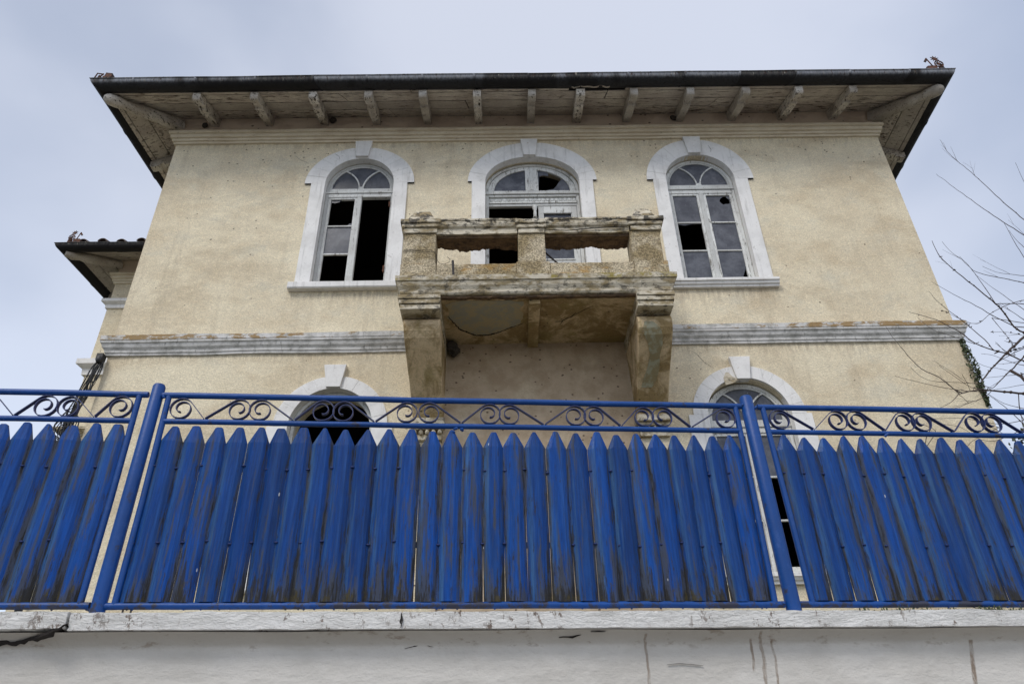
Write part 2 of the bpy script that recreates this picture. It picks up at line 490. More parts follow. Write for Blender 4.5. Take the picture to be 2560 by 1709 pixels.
def blue_wood(b):
    p = pos(); x, y, z = sep(p); r = rnd()
    q = scl(p, 9, 9, .55)
    base = mix(nz(scl(p, 3, 3, .6), 2.0, 4, .6), (.0010, .070, .36), (.0015, .042, .20))
    base = mul(base, r * .45 + .55)
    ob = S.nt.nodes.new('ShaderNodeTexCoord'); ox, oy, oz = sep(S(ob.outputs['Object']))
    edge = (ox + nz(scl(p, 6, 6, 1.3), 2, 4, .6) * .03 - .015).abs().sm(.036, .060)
    # chalky faded streaks, plus light painted onto each picket's left flank
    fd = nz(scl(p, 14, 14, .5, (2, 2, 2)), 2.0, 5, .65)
    flank_lit = (ox + nz(scl(p, 5, 5, 1.0, (3, 3, 3)), 2, 4, .6) * .03 - .015).sm(-.014, -.030)
    fade_lit = fd.sm(.38, .66) * (flank_lit * .75 + .25)
    base = mix(fade_lit * .8, base, (.040, .108, .235))
    base = mul(base, nz(scl(p, 40, 40, 2.2), 2, 5, .75).sm(.3, .7) * .5 + .74)
    # grey-brown weathered wood showing in vertical streaks, more near the foot
    gr = nz(scl(p, 12, 12, .9, (7, 1, 3)), 2.2, 7, .72, .3)
    foot = (z.sm(2.85, 2.44, 0, .12) + z.sm(2.56, 2.45, 0, .08)) * (nz(scl(p, 5, 5, .1, (9, 0, 0)), 1.8, 3, .6).sm(.36, .64) * .85 + .05)
    k = (gr + foot + (r - .5) * .10 + edge * .07)
    base = mix(edge * nz(scl(p, 7, 7, 1.2, (5, 5, 0)), 2.5, 5, .7).sm(.35, .6) * .25, base, (.008, .018, .055))
    base = mix(k.sm(.525, .65) * .8, base, (.058, .060, .056))
    k2 = nz(scl(p, 26, 26, 2.4, (1, 5, 3)), 2.4, 6, .75, .2) + foot + edge * .09
    base = mix(k2.sm(.585, .67) * .85, base, (.022, .020, .016))
    b.inputs['Specular IOR Level'].default_value = .18
    moss = nz(scl(p, 8, 8, 4), 4.0, 5, .7) + foot * 1.1
    base = mix(moss.sm(.66, .78) * .85, base, (.055, .045, .018))
    fleck = vor(p, 30).lt(.055)
    base = mix(fleck * .6, base, (.012, .010, .010))
    wf = vor(scl(p, 1, 1, .35, (3, 3, 3)), 9).lt(.035)
    base = mix(wf * .8, base, (.50, .52, .56))
    return base, k.sm(.55, .7, .38, .85), gr * .8 + nz(scl(p, 60, 60, 3), 1, 3) * .6, .006
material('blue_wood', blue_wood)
def blue_metal(b):
    p = pos(); x, y, z = sep(p)
    base = mix(nz(p, 3, 4, .6), (.0012, .066, .31), (.002, .036, .15))
    fd = nz(p, 16, 5, .7).sm(.52, .72)
    base = mix(fd * .35, base, (.05, .12, .36))
    foot = z.sm(2.50, 2.42, 0, .12)
    d = nz(scl(p, 1, 1, 1, (4, 4, 4)), 9, 6, .75) + foot
    base = mix(d.sm(.585, .68) * .85, base, (.035, .030, .024))
    base = mix(vor(p, 40).lt(.05) * .8, base, (.03, .018, .01))
    b.inputs['Specular IOR Level'].default_value = .35
    return base, .45, nz(p, 60, 4, .7), .0015
material('blue_metal', blue_metal)
def blue_dark(b):
    p = pos()
    base = mix(nz(p, 8, 4, .6), (.006, .026, .15), (.012, .022, .085))
    base = mix(nz(p, 30, 4, .7).sm(.62, .7) * .7, base, (.05, .10, .25))
    return base, .45, nz(p, 60, 4, .7), .001
material('scroll_metal', blue_dark)
def coping(b):
    p = pos(); x, y, z = sep(p)
    c = mix(nz(p, 4, 4, .6).sm(.35, .65), (.84, .83, .80), (.74, .73, .70))
    d = nz(scl(p, 3, 3, 1.6), 6.0, 8, .8, .2)
    zone = nz(scl(p, 1, 1, .2), 1.6, 3, .5).sm(.40, .55)
    c = mix(d.sm(.55, .60) * zone * .9, c, (.16, .11, .08))
    d2 = nz(scl(p, 1, 1, 1, (5, 5, 5)), 60, 3, .7).sm(.66, .70)
    c = mix(d2 * .6, c, (.20, .16, .13))
    return c, .9, nz(scl(p, 1, 1, 2.5), 22, 6, .75, .4), .02
material('coping_paint', coping)
def lowwall(b):
    p = pos(); x, y, z = sep(p)
    c = mix(nz(scl(p, 1, 1, 1.5), 2.0, 5, .6, .4).sm(.35, .65), (.66, .635, .59), (.56, .535, .49))
    g = nz(scl(p, 2, 2, 5, (3, 1, 1)), 4, 6, .72).sm(.56, .66) * z.sm(2.19, 2.26)
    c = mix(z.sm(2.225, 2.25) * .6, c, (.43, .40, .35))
    c = mix(g * .6, c, (.24, .18, .13))
    xx = x + nz(scl(p, 1, 1, 1, (7, 0, 0)), 5, 3, .6) * .05
    st = None
    for x0, wd, zt, zb, k in ((1.291, .009, 2.262, 2.12, .8), (1.346, .013, 2.29, 1.9, .7), (1.408, .009, 2.26, 1.9, .75), (2.522, .016, 2.25, 1.9, .9), (0.733, .010, 2.285, 1.9, .7)):
        sh = (xx - (x0 + .012)).abs()
        if x0 > 2: sh = (xx - (x0 + .012) + (z - 2.25) * -.18).abs()
        m = sh.sm(wd, wd * .45) * z.sm(zt, zt - .01) * z.sm(zb - .03, zb) * k
        st = m if st is None else st + m
    st = st * (nz(scl(p, 30, 30, 7), 2, 5, .7).sm(.32, .58) * .6 + .3)
    c = mix(S.math('MINIMUM', st, .9), c, (.17, .105, .055))
    return c, .85, nz(p, 24, 5, .65) * .6 + nz(scl(p, 1, 1, 3), 5, 4, .6), .008
material('wall_paint', lowwall)
material('bark', lambda b: (mix(nz(pos(), 30, 4), (.040, .027, .022), (.085, .062, .052)), .9, nz(pos(), 60, 3), .002))
material('ivy_leaf', lambda b: (mix(rnd() * .3 + nz(pos(), 9, 3), (.016, .030, .010), (.065, .085, .030)), .6, None, 0))
material('cable_black', lambda b: ((.012, .012, .013), .5, None, 0))
material('rusty_iron', lambda b: (mix(nz(pos(), 22, 5, .7).sm(.4, .6), (.030, .018, .016), (.13, .045, .020)), .85, nz(pos(), 60, 4), .002))
material('dark_steel', lambda b: (mix(nz(pos(), 22, 5, .7), (.018, .016, .016), (.05, .04, .035)), .7, None, 0))
material('mud', lambda b: (mix(nz(pos(), 30, 5, .7), (.030, .026, .022), (.085, .07, .055)), 1.0, nz(pos(), 40, 4), .01))
material('roof_clay', lambda b: (mix(nz(pos(), 6, 5, .7), (.06, .045, .038), (.15, .10, .075)), .9, nz(pos(), 30, 4), .006))
def garden(b):
    p = pos(); n = nz(p, 2.5, 6, .7)
    return mix(n.sm(.4, .6), (.06, .07, .03), (.13, .11, .075)), .95, nz(p, 20, 5), .03
material('garden_soil', garden)
def asph(b):
    p = pos(); n = nz(p, 90, 3, .7)
    return mix(n, (.085, .083, .08), (.16, .155, .15)), .9, n, .004
material('asphalt', asph)
def pave(b):
    p = pos(); n = nz(p, 6, 6, .7)
    return mix(n, (.24, .23, .21), (.36, .34, .31)), .9, nz(p, 60, 4), .004
material('pavement_concrete', pave)

# ================================================================ ground and street
KX = 0.058                                   # the side walls are not quite square to the front
FY = 9.0                                     # plane of the front wall
FL, FR = (-5.745, FY), (6.75, FY)
DEP = 11.0
BL, BR = (FL[0] + KX * DEP, FY + DEP), (FR[0] + KX * DEP, FY + DEP)
PLAN = [BL, FL, FR, BR]
PSI = 0.0773
CP, SP = math.cos(PSI), math.sin(PSI)
def FT(p):                                   # fence frame (along, behind, up) -> world
    return (p[0] * CP - p[1] * SP, 4.0 + p[0] * SP + p[1] * CP, p[2])

struct(obj('road', MB().box(-60, 60, -60, 1.2, -.3, 0.0), 'asphalt'))
struct(obj('pavement', MB().box(-60, 60, 1.2, 5.2, -.3, 0.12), 'pavement_concrete', bev=.02))
g = MB().box(-60, 60, .16, 90, 0.0, 2.34); g.xf(FT)
struct(obj('garden_ground', g, 'garden_soil'))
struct(obj('ground', MB().box(-900, 900, -900, 900, -.6, -.31), 'garden_soil'))

# ================================================================ retaining wall with coping
wall = thing('retaining_wall', FT((0, .1, 0.1)), 'low white painted garden wall with a chipped coping under the blue picket fence', 'wall')
prof = [(.16, .10), (-.02, .10), (-.02, 2.215), (-.026, 2.238), (-.045, 2.262), (-.072, 2.281), (-.108, 2.293), (.16, 2.293)]
mb = MB()
L0, L1, NS = -7.0, 8.0, 220
vs = []
for k in range(NS + 1):
    s = L0 + (L1 - L0) * k / NS
    for d, z in prof: vs.append((s, d, z))
n = len(prof); fs = [tuple(range(n)), tuple(NS*n + i for i in range(n-1, -1, -1))]
for k in range(NS):
    for i in range(n): j = (i+1) % n; fs.append((k*n+i, k*n+j, (k+1)*n+j, (k+1)*n+i))
mb.add(vs, fs)
for p in mb.v:
    if 2.0 < p.z: p.y += noise.noise(Vector((p.x*2.2, p.z*6, 3))) * .006; p.z += noise.noise(Vector((p.x*1.3, 7, 1))) * .006
mb.xf(FT); obj('wall_face', mb, 'wall_paint', wall, smooth=True)
def coping_block(s0, s1, dz=0.0, dy=0.0, slope=0.0, jag=0):
    m = max(8, int((s1 - s0) / .018)); rows = 5; vs = []; mb = MB()
    for k in range(m + 1):
        s = s0 + (s1 - s0) * k / m
        for i in range(rows + 1):                       # front face rows bottom->top
            z = 2.300 + (.082) * i / rows
            vs.append((s, -.125, z))
        vs.append((s, -.02, 2.386)); vs.append((s, .16, 2.388)); vs.append((s, .16, 2.296)); vs.append((s, -.09, 2.296))
    n = rows + 5
    fs = [tuple(range(n)), tuple(m*n + i for i in range(n-1, -1, -1))]
    for k in range(m):
        for i in range(n): j = (i+1) % n; fs.append((k*n+i, k*n+j, (k+1)*n+j, (k+1)*n+i))
    mb.add(vs, fs)
    for i, p in enumerate(mb.v):
        q = Vector((p.x*9, p.y*9, p.z*26)); r = i % n
        a = noise.noise(q) * .006 + noise.noise(q * 3) * .003
        if r <= rows: p.y += a
        if r in (rows, rows+1): p.z += noise.noise(Vector((p.x*5, 2, 0))) * .005 + noise.noise(Vector((p.x*21, 2, 0))) * .004 + (noise.noise(Vector((p.x*2.3, 9, 0))) * .006)
        if r == 0: p.z += noise.noise(Vector((p.x*8, 5, 0))) * .004
        p.z += dz + slope * (p.x - s1); p.y += dy
        e = min(abs(p.x - s0), abs(p.x - s1))
        if e < .004: p.x += noise.noise(Vector((p.z*40, s0, 1))) * .014
    return mb
mb = coping_block(-7.0, -2.172, .003, -.006, -.004)
for p in mb.v:                                           # the loose block has lifted and lost its lower right corner
    if p.x > -2.50 and p.z < 2.35:
        t = (p.x + 2.50) / .33
        p.z += .008 * max(0, t) ** 1.4 + noise.noise(p * 30) * .004
obj('coping_block', mb.xf(FT), 'coping_paint', wall, smooth=True, label='loose coping block lifted at its cracked end')
obj('coping_block', coping_block(-2.158, -.553).xf(FT), 'coping_paint', wall, smooth=True)
obj('coping_block', coping_block(-.547, 4.2).xf(FT), 'coping_paint', wall, smooth=True)
obj('coping_block', coping_block(4.206, 8.0).xf(FT), 'coping_paint', wall, smooth=True)
# open cracks below the coping: broken-out pockets, dark inside
def crack(pts, wd, m='crack_dark', fn=None, parent=None, depth=.004, seed=0, name='crack'):
    mb = MB(); rnd_ = random.Random(seed); q = []
    P = [Vector(p) for p in pts]
    fine = []
    for a, b in zip(P[:-1], P[1:]):
        k = max(2, int((b - a).length / .02))
        for i in range(k): fine.append(a.lerp(b, i / k))
    fine.append(P[-1])
    N = len(fine); up = []; dn = []
    for i, p in enumerate(fine):
        d = fine[min(i+1, N-1)] - fine[max(0, i-1)]; nn = Vector((-d.z, 0, d.x)).normalized() if (abs(d.x) + abs(d.z)) > 1e-6 else Vector((0, 0, 1))
        t = i / (N - 1); ww = wd * (math.sin(PI * min(1, max(0.06, t))) ** .5) * rnd_.uniform(.45, 1.0)
        j = nn * rnd_.uniform(-.5, .5) * wd * .35
        up.append(p + j + nn * ww * .5); dn.append(p + j - nn * ww * .5)
    vs = []
    for u, l in zip(up, dn): vs += [u, l, l + Vector((0, depth, 0)), u + Vector((0, depth, 0))]
    fs = [(0, 1, 2, 3), tuple((N-1)*4 + k for k in (3, 2, 1, 0))]
    for i in range(N - 1):
        for k in range(4): l = (k+1) % 4; fs.append((i*4+k, i*4+l, (i+1)*4+l, (i+1)*4+k))
    mb.add(vs, fs)
    if fn: mb.xf(fn)
    return obj(name, mb, m, parent)
crack([(-3.3, -.050, 2.252), (-2.75, -.050, 2.250), (-2.52, -.050, 2.254), (-2.42, -.054, 2.258), (-2.34, -.075, 2.268), (-2.28, -.112, 2.277), (-2.24, -.134, 2.284), (-2.19, -.136, 2.308), (-2.158, -.136, 2.335)], .028, fn=FT, parent=wall, depth=.06, seed=3)
crack([(-.552, -.134, 2.372), (-.545, -.134, 2.34), (-.55, -.134, 2.304)], .007, fn=FT, parent=wall, depth=.012, seed=5)
crack([(-.53, -.0275, 2.220), (-.49, -.0275, 2.231), (-.46, -.0275, 2.239), (-.42, -.0275, 2.236), (-.385, -.0275, 2.228)], .007, fn=FT, parent=wall, depth=.012, seed=8)
crack([(.26, -.058, 2.266), (.33, -.060, 2.268), (.375, -.068, 2.276)], .010, fn=FT, parent=wall, depth=.02, seed=9)
crack([(.42, -.100, 2.286), (.50, -.100, 2.286)], .004, fn=FT, parent=wall, depth=.01, seed=10)
crack([(.82, -.0275, 2.136), (.88, -.0275, 2.141), (.95, -.0275, 2.136), (1.01, -.0275, 2.130)], .0022, fn=FT, parent=wall, depth=.006, seed=11)

# ================================================================ the villa
villa = thing('abandoned_villa', (0.5, FY, 2.34), 'derelict cream villa with a wide eave, broken arched windows and a crumbling stone balcony', 'house')
def win_hole(cx, hw, b, z0, zs): return [(cx - hw, z0)] + arc_pts(cx, zs, hw, b, 28) + [(cx + hw, z0)]
WINS = [  # cx, half width, rise, sill z, spring z
    (-2.41, .58, .58, 8.29, 10.40), (0.53, .80, .57, 7.50, 10.40), (3.405, .585, .585, 8.25, 10.385),
    (-2.40, .575, .575, 3.80, 5.88), (3.395, .58, .57, 3.79, 5.92)]
holes = [win_hole(cx, hw + .015, b + .015, z0 - (.0 if i != 1 else 0), zs) for i, (cx, hw, b, z0, zs) in enumerate(WINS)]
mb = fill_shape([(FL[0], 2.2), (FR[0], 2.2), (FR[0], 12.06), (FL[0], 12.06)], holes, FY, FY + .45)
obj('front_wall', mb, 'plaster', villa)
for side, (a, bq) in (('l', (FL, BL)), ('r', (FR, BR))):
    sgn = 1 if side == 'l' else -1
    x0, x1 = a[0], bq[0]
    w_ = .4 * sgn
    mb = MB()
    lo, hi = sorted((0, w_))
    y0 = FY + .4502
    xa = x0 + KX * .45
    mb.hexa([(xa+lo, y0, 2.2), (xa+hi, y0, 2.2), (x1+hi, FY+DEP, 2.2), (x1+lo, FY+DEP, 2.2)],
            [(xa+lo, y0, 12.06), (xa+hi, y0, 12.06), (x1+hi, FY+DEP, 12.06), (x1+lo, FY+DEP, 12.06)])
    # the front 0.45 m of the side, wedge shaped because the corner is not square
    obj('side_wall', mb, 'plaster', villa)
obj('back_wall', MB().box(BL[0], BR[0], FY+DEP, FY+DEP+.4, 2.2, 12.06), 'plaster', villa)
# dark rooms behind the openings
obj('interior_wall', MB().box(-5.3, 6.4, FY+3.6, FY+3.7, 2.3, 12.0), 'interior_shade', villa)
obj('interior_wall', MB().box(.0, .12, FY+.46, FY+3.59, 2.3, 3.4), 'interior_shade', villa)
obj('interior_wall', MB().box(-5.3, -5.2, FY+.46, FY+3.59, 2.3, 12.0), 'interior_shade', villa)
obj('interior_wall', MB().box(6.28, 6.38, FY+.46, FY+3.59, 2.3, 12.0), 'interior_shade', villa)
obj('interior_ceiling', MB().box(-5.19, 6.27, FY+.452, FY+3.59, 11.35, 11.45), 'interior_shade', villa)
obj('interior_floor', MB().box(-5.19, 6.27, FY+.452, FY+3.59, 7.05, 7.25), 'interior_shade', villa)
obj('interior_floor', MB().box(-5.19, 6.27, FY+.452, FY+3.59, 2.35, 2.5), 'interior_shade', villa)

# ---- cornice, string course
cor = [(-.01, 11.40), (.035, 11.40), (.035, 11.443), (.024, 11.447), (.060, 11.452), (.062, 11.500), (.050, 11.505), (.090, 11.512), (.095, 11.575), (.080, 11.582), (.122, 11.590), (.127, 11.640), (-.01, 11.70)]
def rough_sweep(profile, path, segs, amp, sc, seed=0):
    mb = sweep(profile, path, True, segs=segs)
    for p in mb.v:
        q = Vector((p.x*sc, p.y*sc, p.z*sc*2 + seed))
        p.z += noise.noise(q) * amp; p.y += noise.noise(q + Vector((9, 9, 9))) * amp
    return mb
obj('cornice', rough_sweep(cor, PLAN, [20, 90, 20], .006, 2.0), 'cornice_paint', villa)
obj('frieze', sweep([(-.02, 11.66), (.012, 11.70), (.016, 12.05), (-.02, 12.05)], PLAN, segs=[1, 30, 1]), 'aged_plaster', villa)
band_p = [(-.01, 7.08), (.03, 7.085), (.033, 7.118), (.045, 7.125), (.05, 7.165), (.078, 7.20), (.092, 7.25), (.108, 7.262), (.112, 7.292), (.118, 7.300), (.118, 7.376), (-.01, 7.415)]
def shift(pr, dz): return [(o, z + dz) for o, z in pr]
obj('string_course', rough_sweep(shift(band_p, -.035), [BL, FL, (-1.32, FY)], [16, 60], .012, 1.6, 3), 'weathered_moulding', villa)
obj('string_course', rough_sweep(shift(band_p, .012), [(2.24, FY), FR, BR], [60, 16], .006, 1.6, 5), 'weathered_moulding', villa)

# ---- eaves
SL = .37; Z0 = 12.06
nbw = [(.014, .258), (.272, .512), (.526, .762), (.776, .84)]
def soffit_board(path, i, o0, o1, t0, t1, mbx=None, drop=0.0):
    A, B = off_path(path, o0), off_path(path, o1)
    a0, a1 = A[i].lerp(A[i+1], t0), A[i].lerp(A[i+1], t1)
    b0, b1 = B[i].lerp(B[i+1], t0), B[i].lerp(B[i+1], t1)
    mb = mbx or MB(); n = 12; vs = []
    for k in range(n + 1):
        t = k / n
        p = a0.lerp(a1, t); q = b0.lerp(b1, t)
        wob = noise.noise(Vector((p.x*1.5, p.y*1.5, o0*9))) * .006 - drop * max(0, 1 - abs(t - .5) * 2)
        za, zb = Z0 - SL*o0 + wob, Z0 - SL*o1 + wob
        vs += [(p.x, p.y, za), (q.x, q.y, zb), (q.x, q.y, zb + .025), (p.x, p.y, za + .025)]
    fs = [(0, 1, 2, 3), tuple(n*4 + k for k in (3, 2, 1, 0))]
    for k in range(n):
        for j in range(4): l = (j+1) % 4; fs.append((k*4+j, k*4+l, (k+1)*4+l, (k+1)*4+j))
    return mb.add(vs, fs)
soff = obj('soffit', sweep([(.0, Z0 + .05), (.84, Z0 + .05 - SL*.84), (.84, Z0 + .07 - SL*.84), (.0, Z0 + .07)], PLAN), 'dark_wood', villa)
for ri, (o0, o1) in enumerate(nbw):
    cuts = {0: [0, .31, .64, 1], 1: [0, .42, .75, 1], 2: [0, .27, .60, 1], 3: [0, .36, .552, .62, 1]}[ri]
    for t0, t1 in zip(cuts[:-1], cuts[1:]):
        if ri == 3 and abs(t0 - .552) < .001:
            mb = soffit_board(PLAN, 1, o0 + .10, o1, t0 + .0015, t1 - .02)      # split board, part of it gone
            for p in mb.v:
                if p.y > 8.12: p.y += noise.noise(Vector((p.x*9, 0, 0))) * .05 - .02
            obj('soffit_board', mb, 'soffit_paint', soff, label='split soffit board with a dark gap beside it')
            continue
        obj('soffit_board', soffit_board(PLAN, 1, o0, o1, t0 + .0006, t1 - .0006), 'soffit_paint', soff)
    obj('soffit_board', soffit_board(PLAN, 0, o0, o1, 0, 1), 'soffit_paint', soff)
    obj('soffit_board', soffit_board(PLAN, 2, o0, o1, 0, 1), 'soffit_paint', soff)
def rafter_poly(length, k=1.0):
    b = [(0, .215), (.30, .212), (.60, .205), (.625, .165), (.665, .150), (.70, .155), (.715, .185), (.74, .195), (.86, .185), (.90, .165), (.925, .12), (.93, .02)]
    pts = [(o * length / .93, Z0 - SL * (o * length / .93) - d * k) for o, d in b]
    pts += [(length, Z0 - SL*length - .02), (0, Z0 - .005)]
    return pts
def rafter(x, wd=.135):
    mb = MB().prism([(FY - o, z) for o, z in rafter_poly(.86)], 'x', x - wd/2, x + wd/2, 3)
    mb.jit(.004, 5, x)
    return mb
for x in (-5.13, -4.16, -3.17, -2.23, -1.31, -.39, .545, 1.375, 2.285, 3.25, 4.20, 5.11, 6.04):
    wdt = .135 if abs(x - 1.375) > .01 else .15
    obj('rafter', rafter(x, wdt), 'rafter_paint', villa, bev=.008)
for side in (-1, 1):
    x0 = FL[0] if side < 0 else FR[0]
    for i in range(8):
        y = FY + .75 + i * 1.0
        poly = [(x0 + KX*(y-FY) + side*o, z) for o, z in rafter_poly(.86)]
        obj('rafter', MB().prism(poly, 'y', y - .067, y + .067, 2).jit(.003, 5, y), 'rafter_paint', villa, bev=.008)
    # heavy hip beam with a rounded end
    a = Vector((x0, FY, Z0 - .12)); tip = off_path(PLAN, .88)[1 if side < 0 else 2]
    b = Vector((tip.x, tip.y, Z0 - SL*.88 - .06))
    d = (b - a).normalized()
    mb = MB(); n = 14; m = 12; side_v = d.cross(Vector((0, 0, 1))).normalized(); upv = side_v.cross(d); L = (b - a).length
    prof_r = [(0, 1.0), (.62, 1.0), (.66, .86), (.70, .80), (.74, .84), (.78, 1.0), (.86, 1.08), (.93, 1.02), (.97, .82), (1.0, .35)]
    vs = []
    for t, r in prof_r:
        c = a + (b - a) * t
        for k in range(n):
            u = 2*PI*k/n; w_ = .092*r*math.cos(u); h_ = .10*r*math.sin(u)
            if t < .62: w_ = .092*max(-1, min(1, 1.25*math.cos(u))); h_ = .10*max(-1, min(1, 1.25*math.sin(u)))
            vs.append(c + side_v*w_ + upv*h_ - upv*.05)
    fs = [tuple(range(n)), tuple((len(prof_r)-1)*n + k for k in range(n-1, -1, -1))]
    for i in range(len(prof_r)-1):
        for k in range(n): l = (k+1) % n; fs.append((i*n+k, i*n+l, (i+1)*n+l, (i+1)*n+k))
    obj('hip_rafter', mb.add(vs, fs).jit(.005, 4), 'rafter_paint', villa, smooth=True)

# ---- fascia and gutter in soldered lengths
def eave_gutter(path, lens, parent, zc, o_c, rad=.105, seed=0, skip=None):
    """half-round gutter lengths along each leg of a plan path"""
    rr = random.Random(seed)
    half = [(o_c + rad*math.cos(PI + PI*i/9), zc + rad*math.sin(PI + PI*i/9)) for i in range(10)]
    inner = [(o_c + (rad-.006)*math.cos(PI*2 - PI*i/9), zc + (rad-.006)*math.sin(PI*2 - PI*i/9)) for i in range(10)]
    prof_g = half + inner
    bead = [(o_c + rad + .002 + .012*math.cos(2*PI*i/8), zc + .004 + .011*math.sin(2*PI*i/8)) for i in range(8)]
    ring = [(o_c + (rad+.012)*math.cos(PI + PI*i/9), zc + (rad+.004)*math.sin(PI + PI*i/9)) for i in range(10)] + \
           [(o_c + (rad-.01)*math.cos(PI*2 - PI*i/9), zc + (rad-.01)*math.sin(PI*2 - PI*i/9)) for i in range(10)]
    G = None
    for leg in range(len(path) - 1):
        cuts = lens[leg]
        if cuts is None: continue
        rows = lambda pr, t: [off_path(path, o)[leg].lerp(off_path(path, o)[leg+1], t) for o, z in pr]
        Ltot = (off_path(path, o_c)[leg+1] - off_path(path, o_c)[leg]).length
        for t0, t1 in zip(cuts[:-1], cuts[1:]):
            mb = MB(); dz = rr.uniform(-.004, .004)
            for pr in (prof_g, bead):
                vs = []; K = 4
                for k in range(K + 1):
                    t = t0 + (t1 - t0) * k / K
                    for q, (o, z) in zip(rows(pr, t), pr): vs.append((q.x, q.y, z + dz + noise.noise(Vector((q.x*.8, q.y*.8, seed))) * .012))
                n = len(pr); fs = [tuple(range(n)), tuple(K*n + i for i in range(n-1, -1, -1))]
                for k in range(K):
                    for i in range(n): j = (i+1) % n; fs.append((k*n+i, k*n+j, (k+1)*n+j, (k+1)*n+i))
                mb.add(vs, fs)
            if t1 < .999:
                e = .015 / Ltot; vs = []
                for t in (t1 - e, t1 + e):
                    for q, (o, z) in zip(rows(ring, t), ring): vs.append((q.x, q.y, z + dz*0 + noise.noise(Vector((q.x*.8, q.y*.8, seed))) * .012))
                n = len(ring); fs = [tuple(range(n)), tuple(n + i for i in range(n-1, -1, -1))]
                for i in range(n): j = (i+1) % n; fs.append((i, j, n+j, n+i))
                mb.add(vs, fs)
            obj('gutter_length', mb, 'gutter_zinc', parent, smooth=True)
xs0 = off_path(PLAN, 1.05)
tot = xs0[2].x - xs0[1].x
joints = [(x - xs0[1].x) / tot for x in (-6.13, -5.10, -4.10, -3.14, -2.23, -1.30, -.43, .486, 1.281, 2.173, 3.138, 4.068, 5.014, 5.939, 6.95)]
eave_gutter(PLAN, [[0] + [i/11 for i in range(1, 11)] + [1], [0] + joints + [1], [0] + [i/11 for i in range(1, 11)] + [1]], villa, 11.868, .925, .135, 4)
obj('fascia', sweep([(.80, 11.81), (.78, 11.81), (.78, 11.93), (.80, 11.93)], PLAN, segs=[1, 20, 1]), 'dark_wood', villa)

# ---- roof
def hip_roof(path, o, z, rise, run, parent, back):
    A = off_path(path, o); B = off_path(path, o - run)
    mb = MB(); m = len(path)
    vs = [(p.x, p.y, z) for p in A] + [(p.x, p.y, z + rise) for p in B] + [(p.x, p.y, z - .05) for p in A] + [(p.x, p.y, z + rise - .05) for p in B]
    fs = []
    for i in range(m-1):
        fs.append((i, i+1, m+i+1, m+i)); fs.append((2*m+i, 3*m+i, 3*m+i+1, 2*m+i+1)); fs.append((i, 2*m+i, 2*m+i+1, i+1))
    fs.append((m, m+1, m+2, m+3)); mb.add(vs, fs)
    return obj('roof', mb, 'roof_clay', parent)
roof = hip_roof(PLAN, .93, 11.93, 1.75, 4.8, villa, True)

# ---- the rusted star ornaments on the eave corners
def star_ornament(c, s, flip, parent, tall=True):
    """c: base corner point; s: size; sheet iron cut-outs standing on the gutter corner"""
    mb = MB(); y = c[1]
    def P(u, v, dy=0): return (c[0] + flip * u * s, y + dy, c[2] + v * s)
    def plate(poly, dy=0, th=.012):
        n = len(poly); mb.add([P(u, v, dy) for u, v in poly] + [P(u, v, dy + th) for u, v in poly],
                              [tuple(range(n)), tuple(range(2*n-1, n-1, -1))] + [(i, n+i, n+(i+1) % n, (i+1) % n) for i in range(n)])
    # bent base box and its curved back
    plate([(.52, 0), (.98, 0), (1.02, .20), (.92, .28), (.64, .30), (.50, .24)], 0, .10)
    plate([(.02, 0), (.42, 0), (.40, .14), (.28, .42), (.16, .56), (.10, .50)], .04, .02)
    if tall:
        pts = []
        for i in range(16):
            r = .34 if i % 2 == 0 else .13; a = PI/16 + 2*PI*i/16 + .35
            pts.append((.44 + r*.62*math.cos(a), .80 + r*.62*math.sin(a)))
        plate(pts)
        ring_c = (.36, .40)
        mb.tube([P(ring_c[0] + .20*math.cos(2*PI*i/18), ring_c[1] + .22*math.sin(2*PI*i/18), .0) for i in range(19)], .010, 6)
        for i in range(5):
            a = 2*PI*i/10 + .2
            mb.tube([P(ring_c[0] + .19*math.cos(a), ring_c[1] + .21*math.sin(a)), P(ring_c[0] - .19*math.cos(a), ring_c[1] - .21*math.sin(a))], .007, 5)
        mb.tube([P(.72, .28), P(.86, .82)], .011, 6)
        plate([(.82, .70), (.87, .84), (1.02, .62), (.94, .54)])
    else:
        plate([(.55, .2), (1.0, .2), (1.02, .55), (.60, .62)], .01, .08)
        mb.tube([P(.05, .1), P(.12, .5), P(.45, .42)], .012, 6); mb.tube([P(.30, .1), P(.52, .45)], .012, 6)
    return obj('corner_ornament', mb, 'rusty_iron', parent)
star_ornament((7.68, 7.97, 11.90), .36, -1, villa)
star_ornament((-6.84, 7.97, 11.90), .27, 1, villa, False)

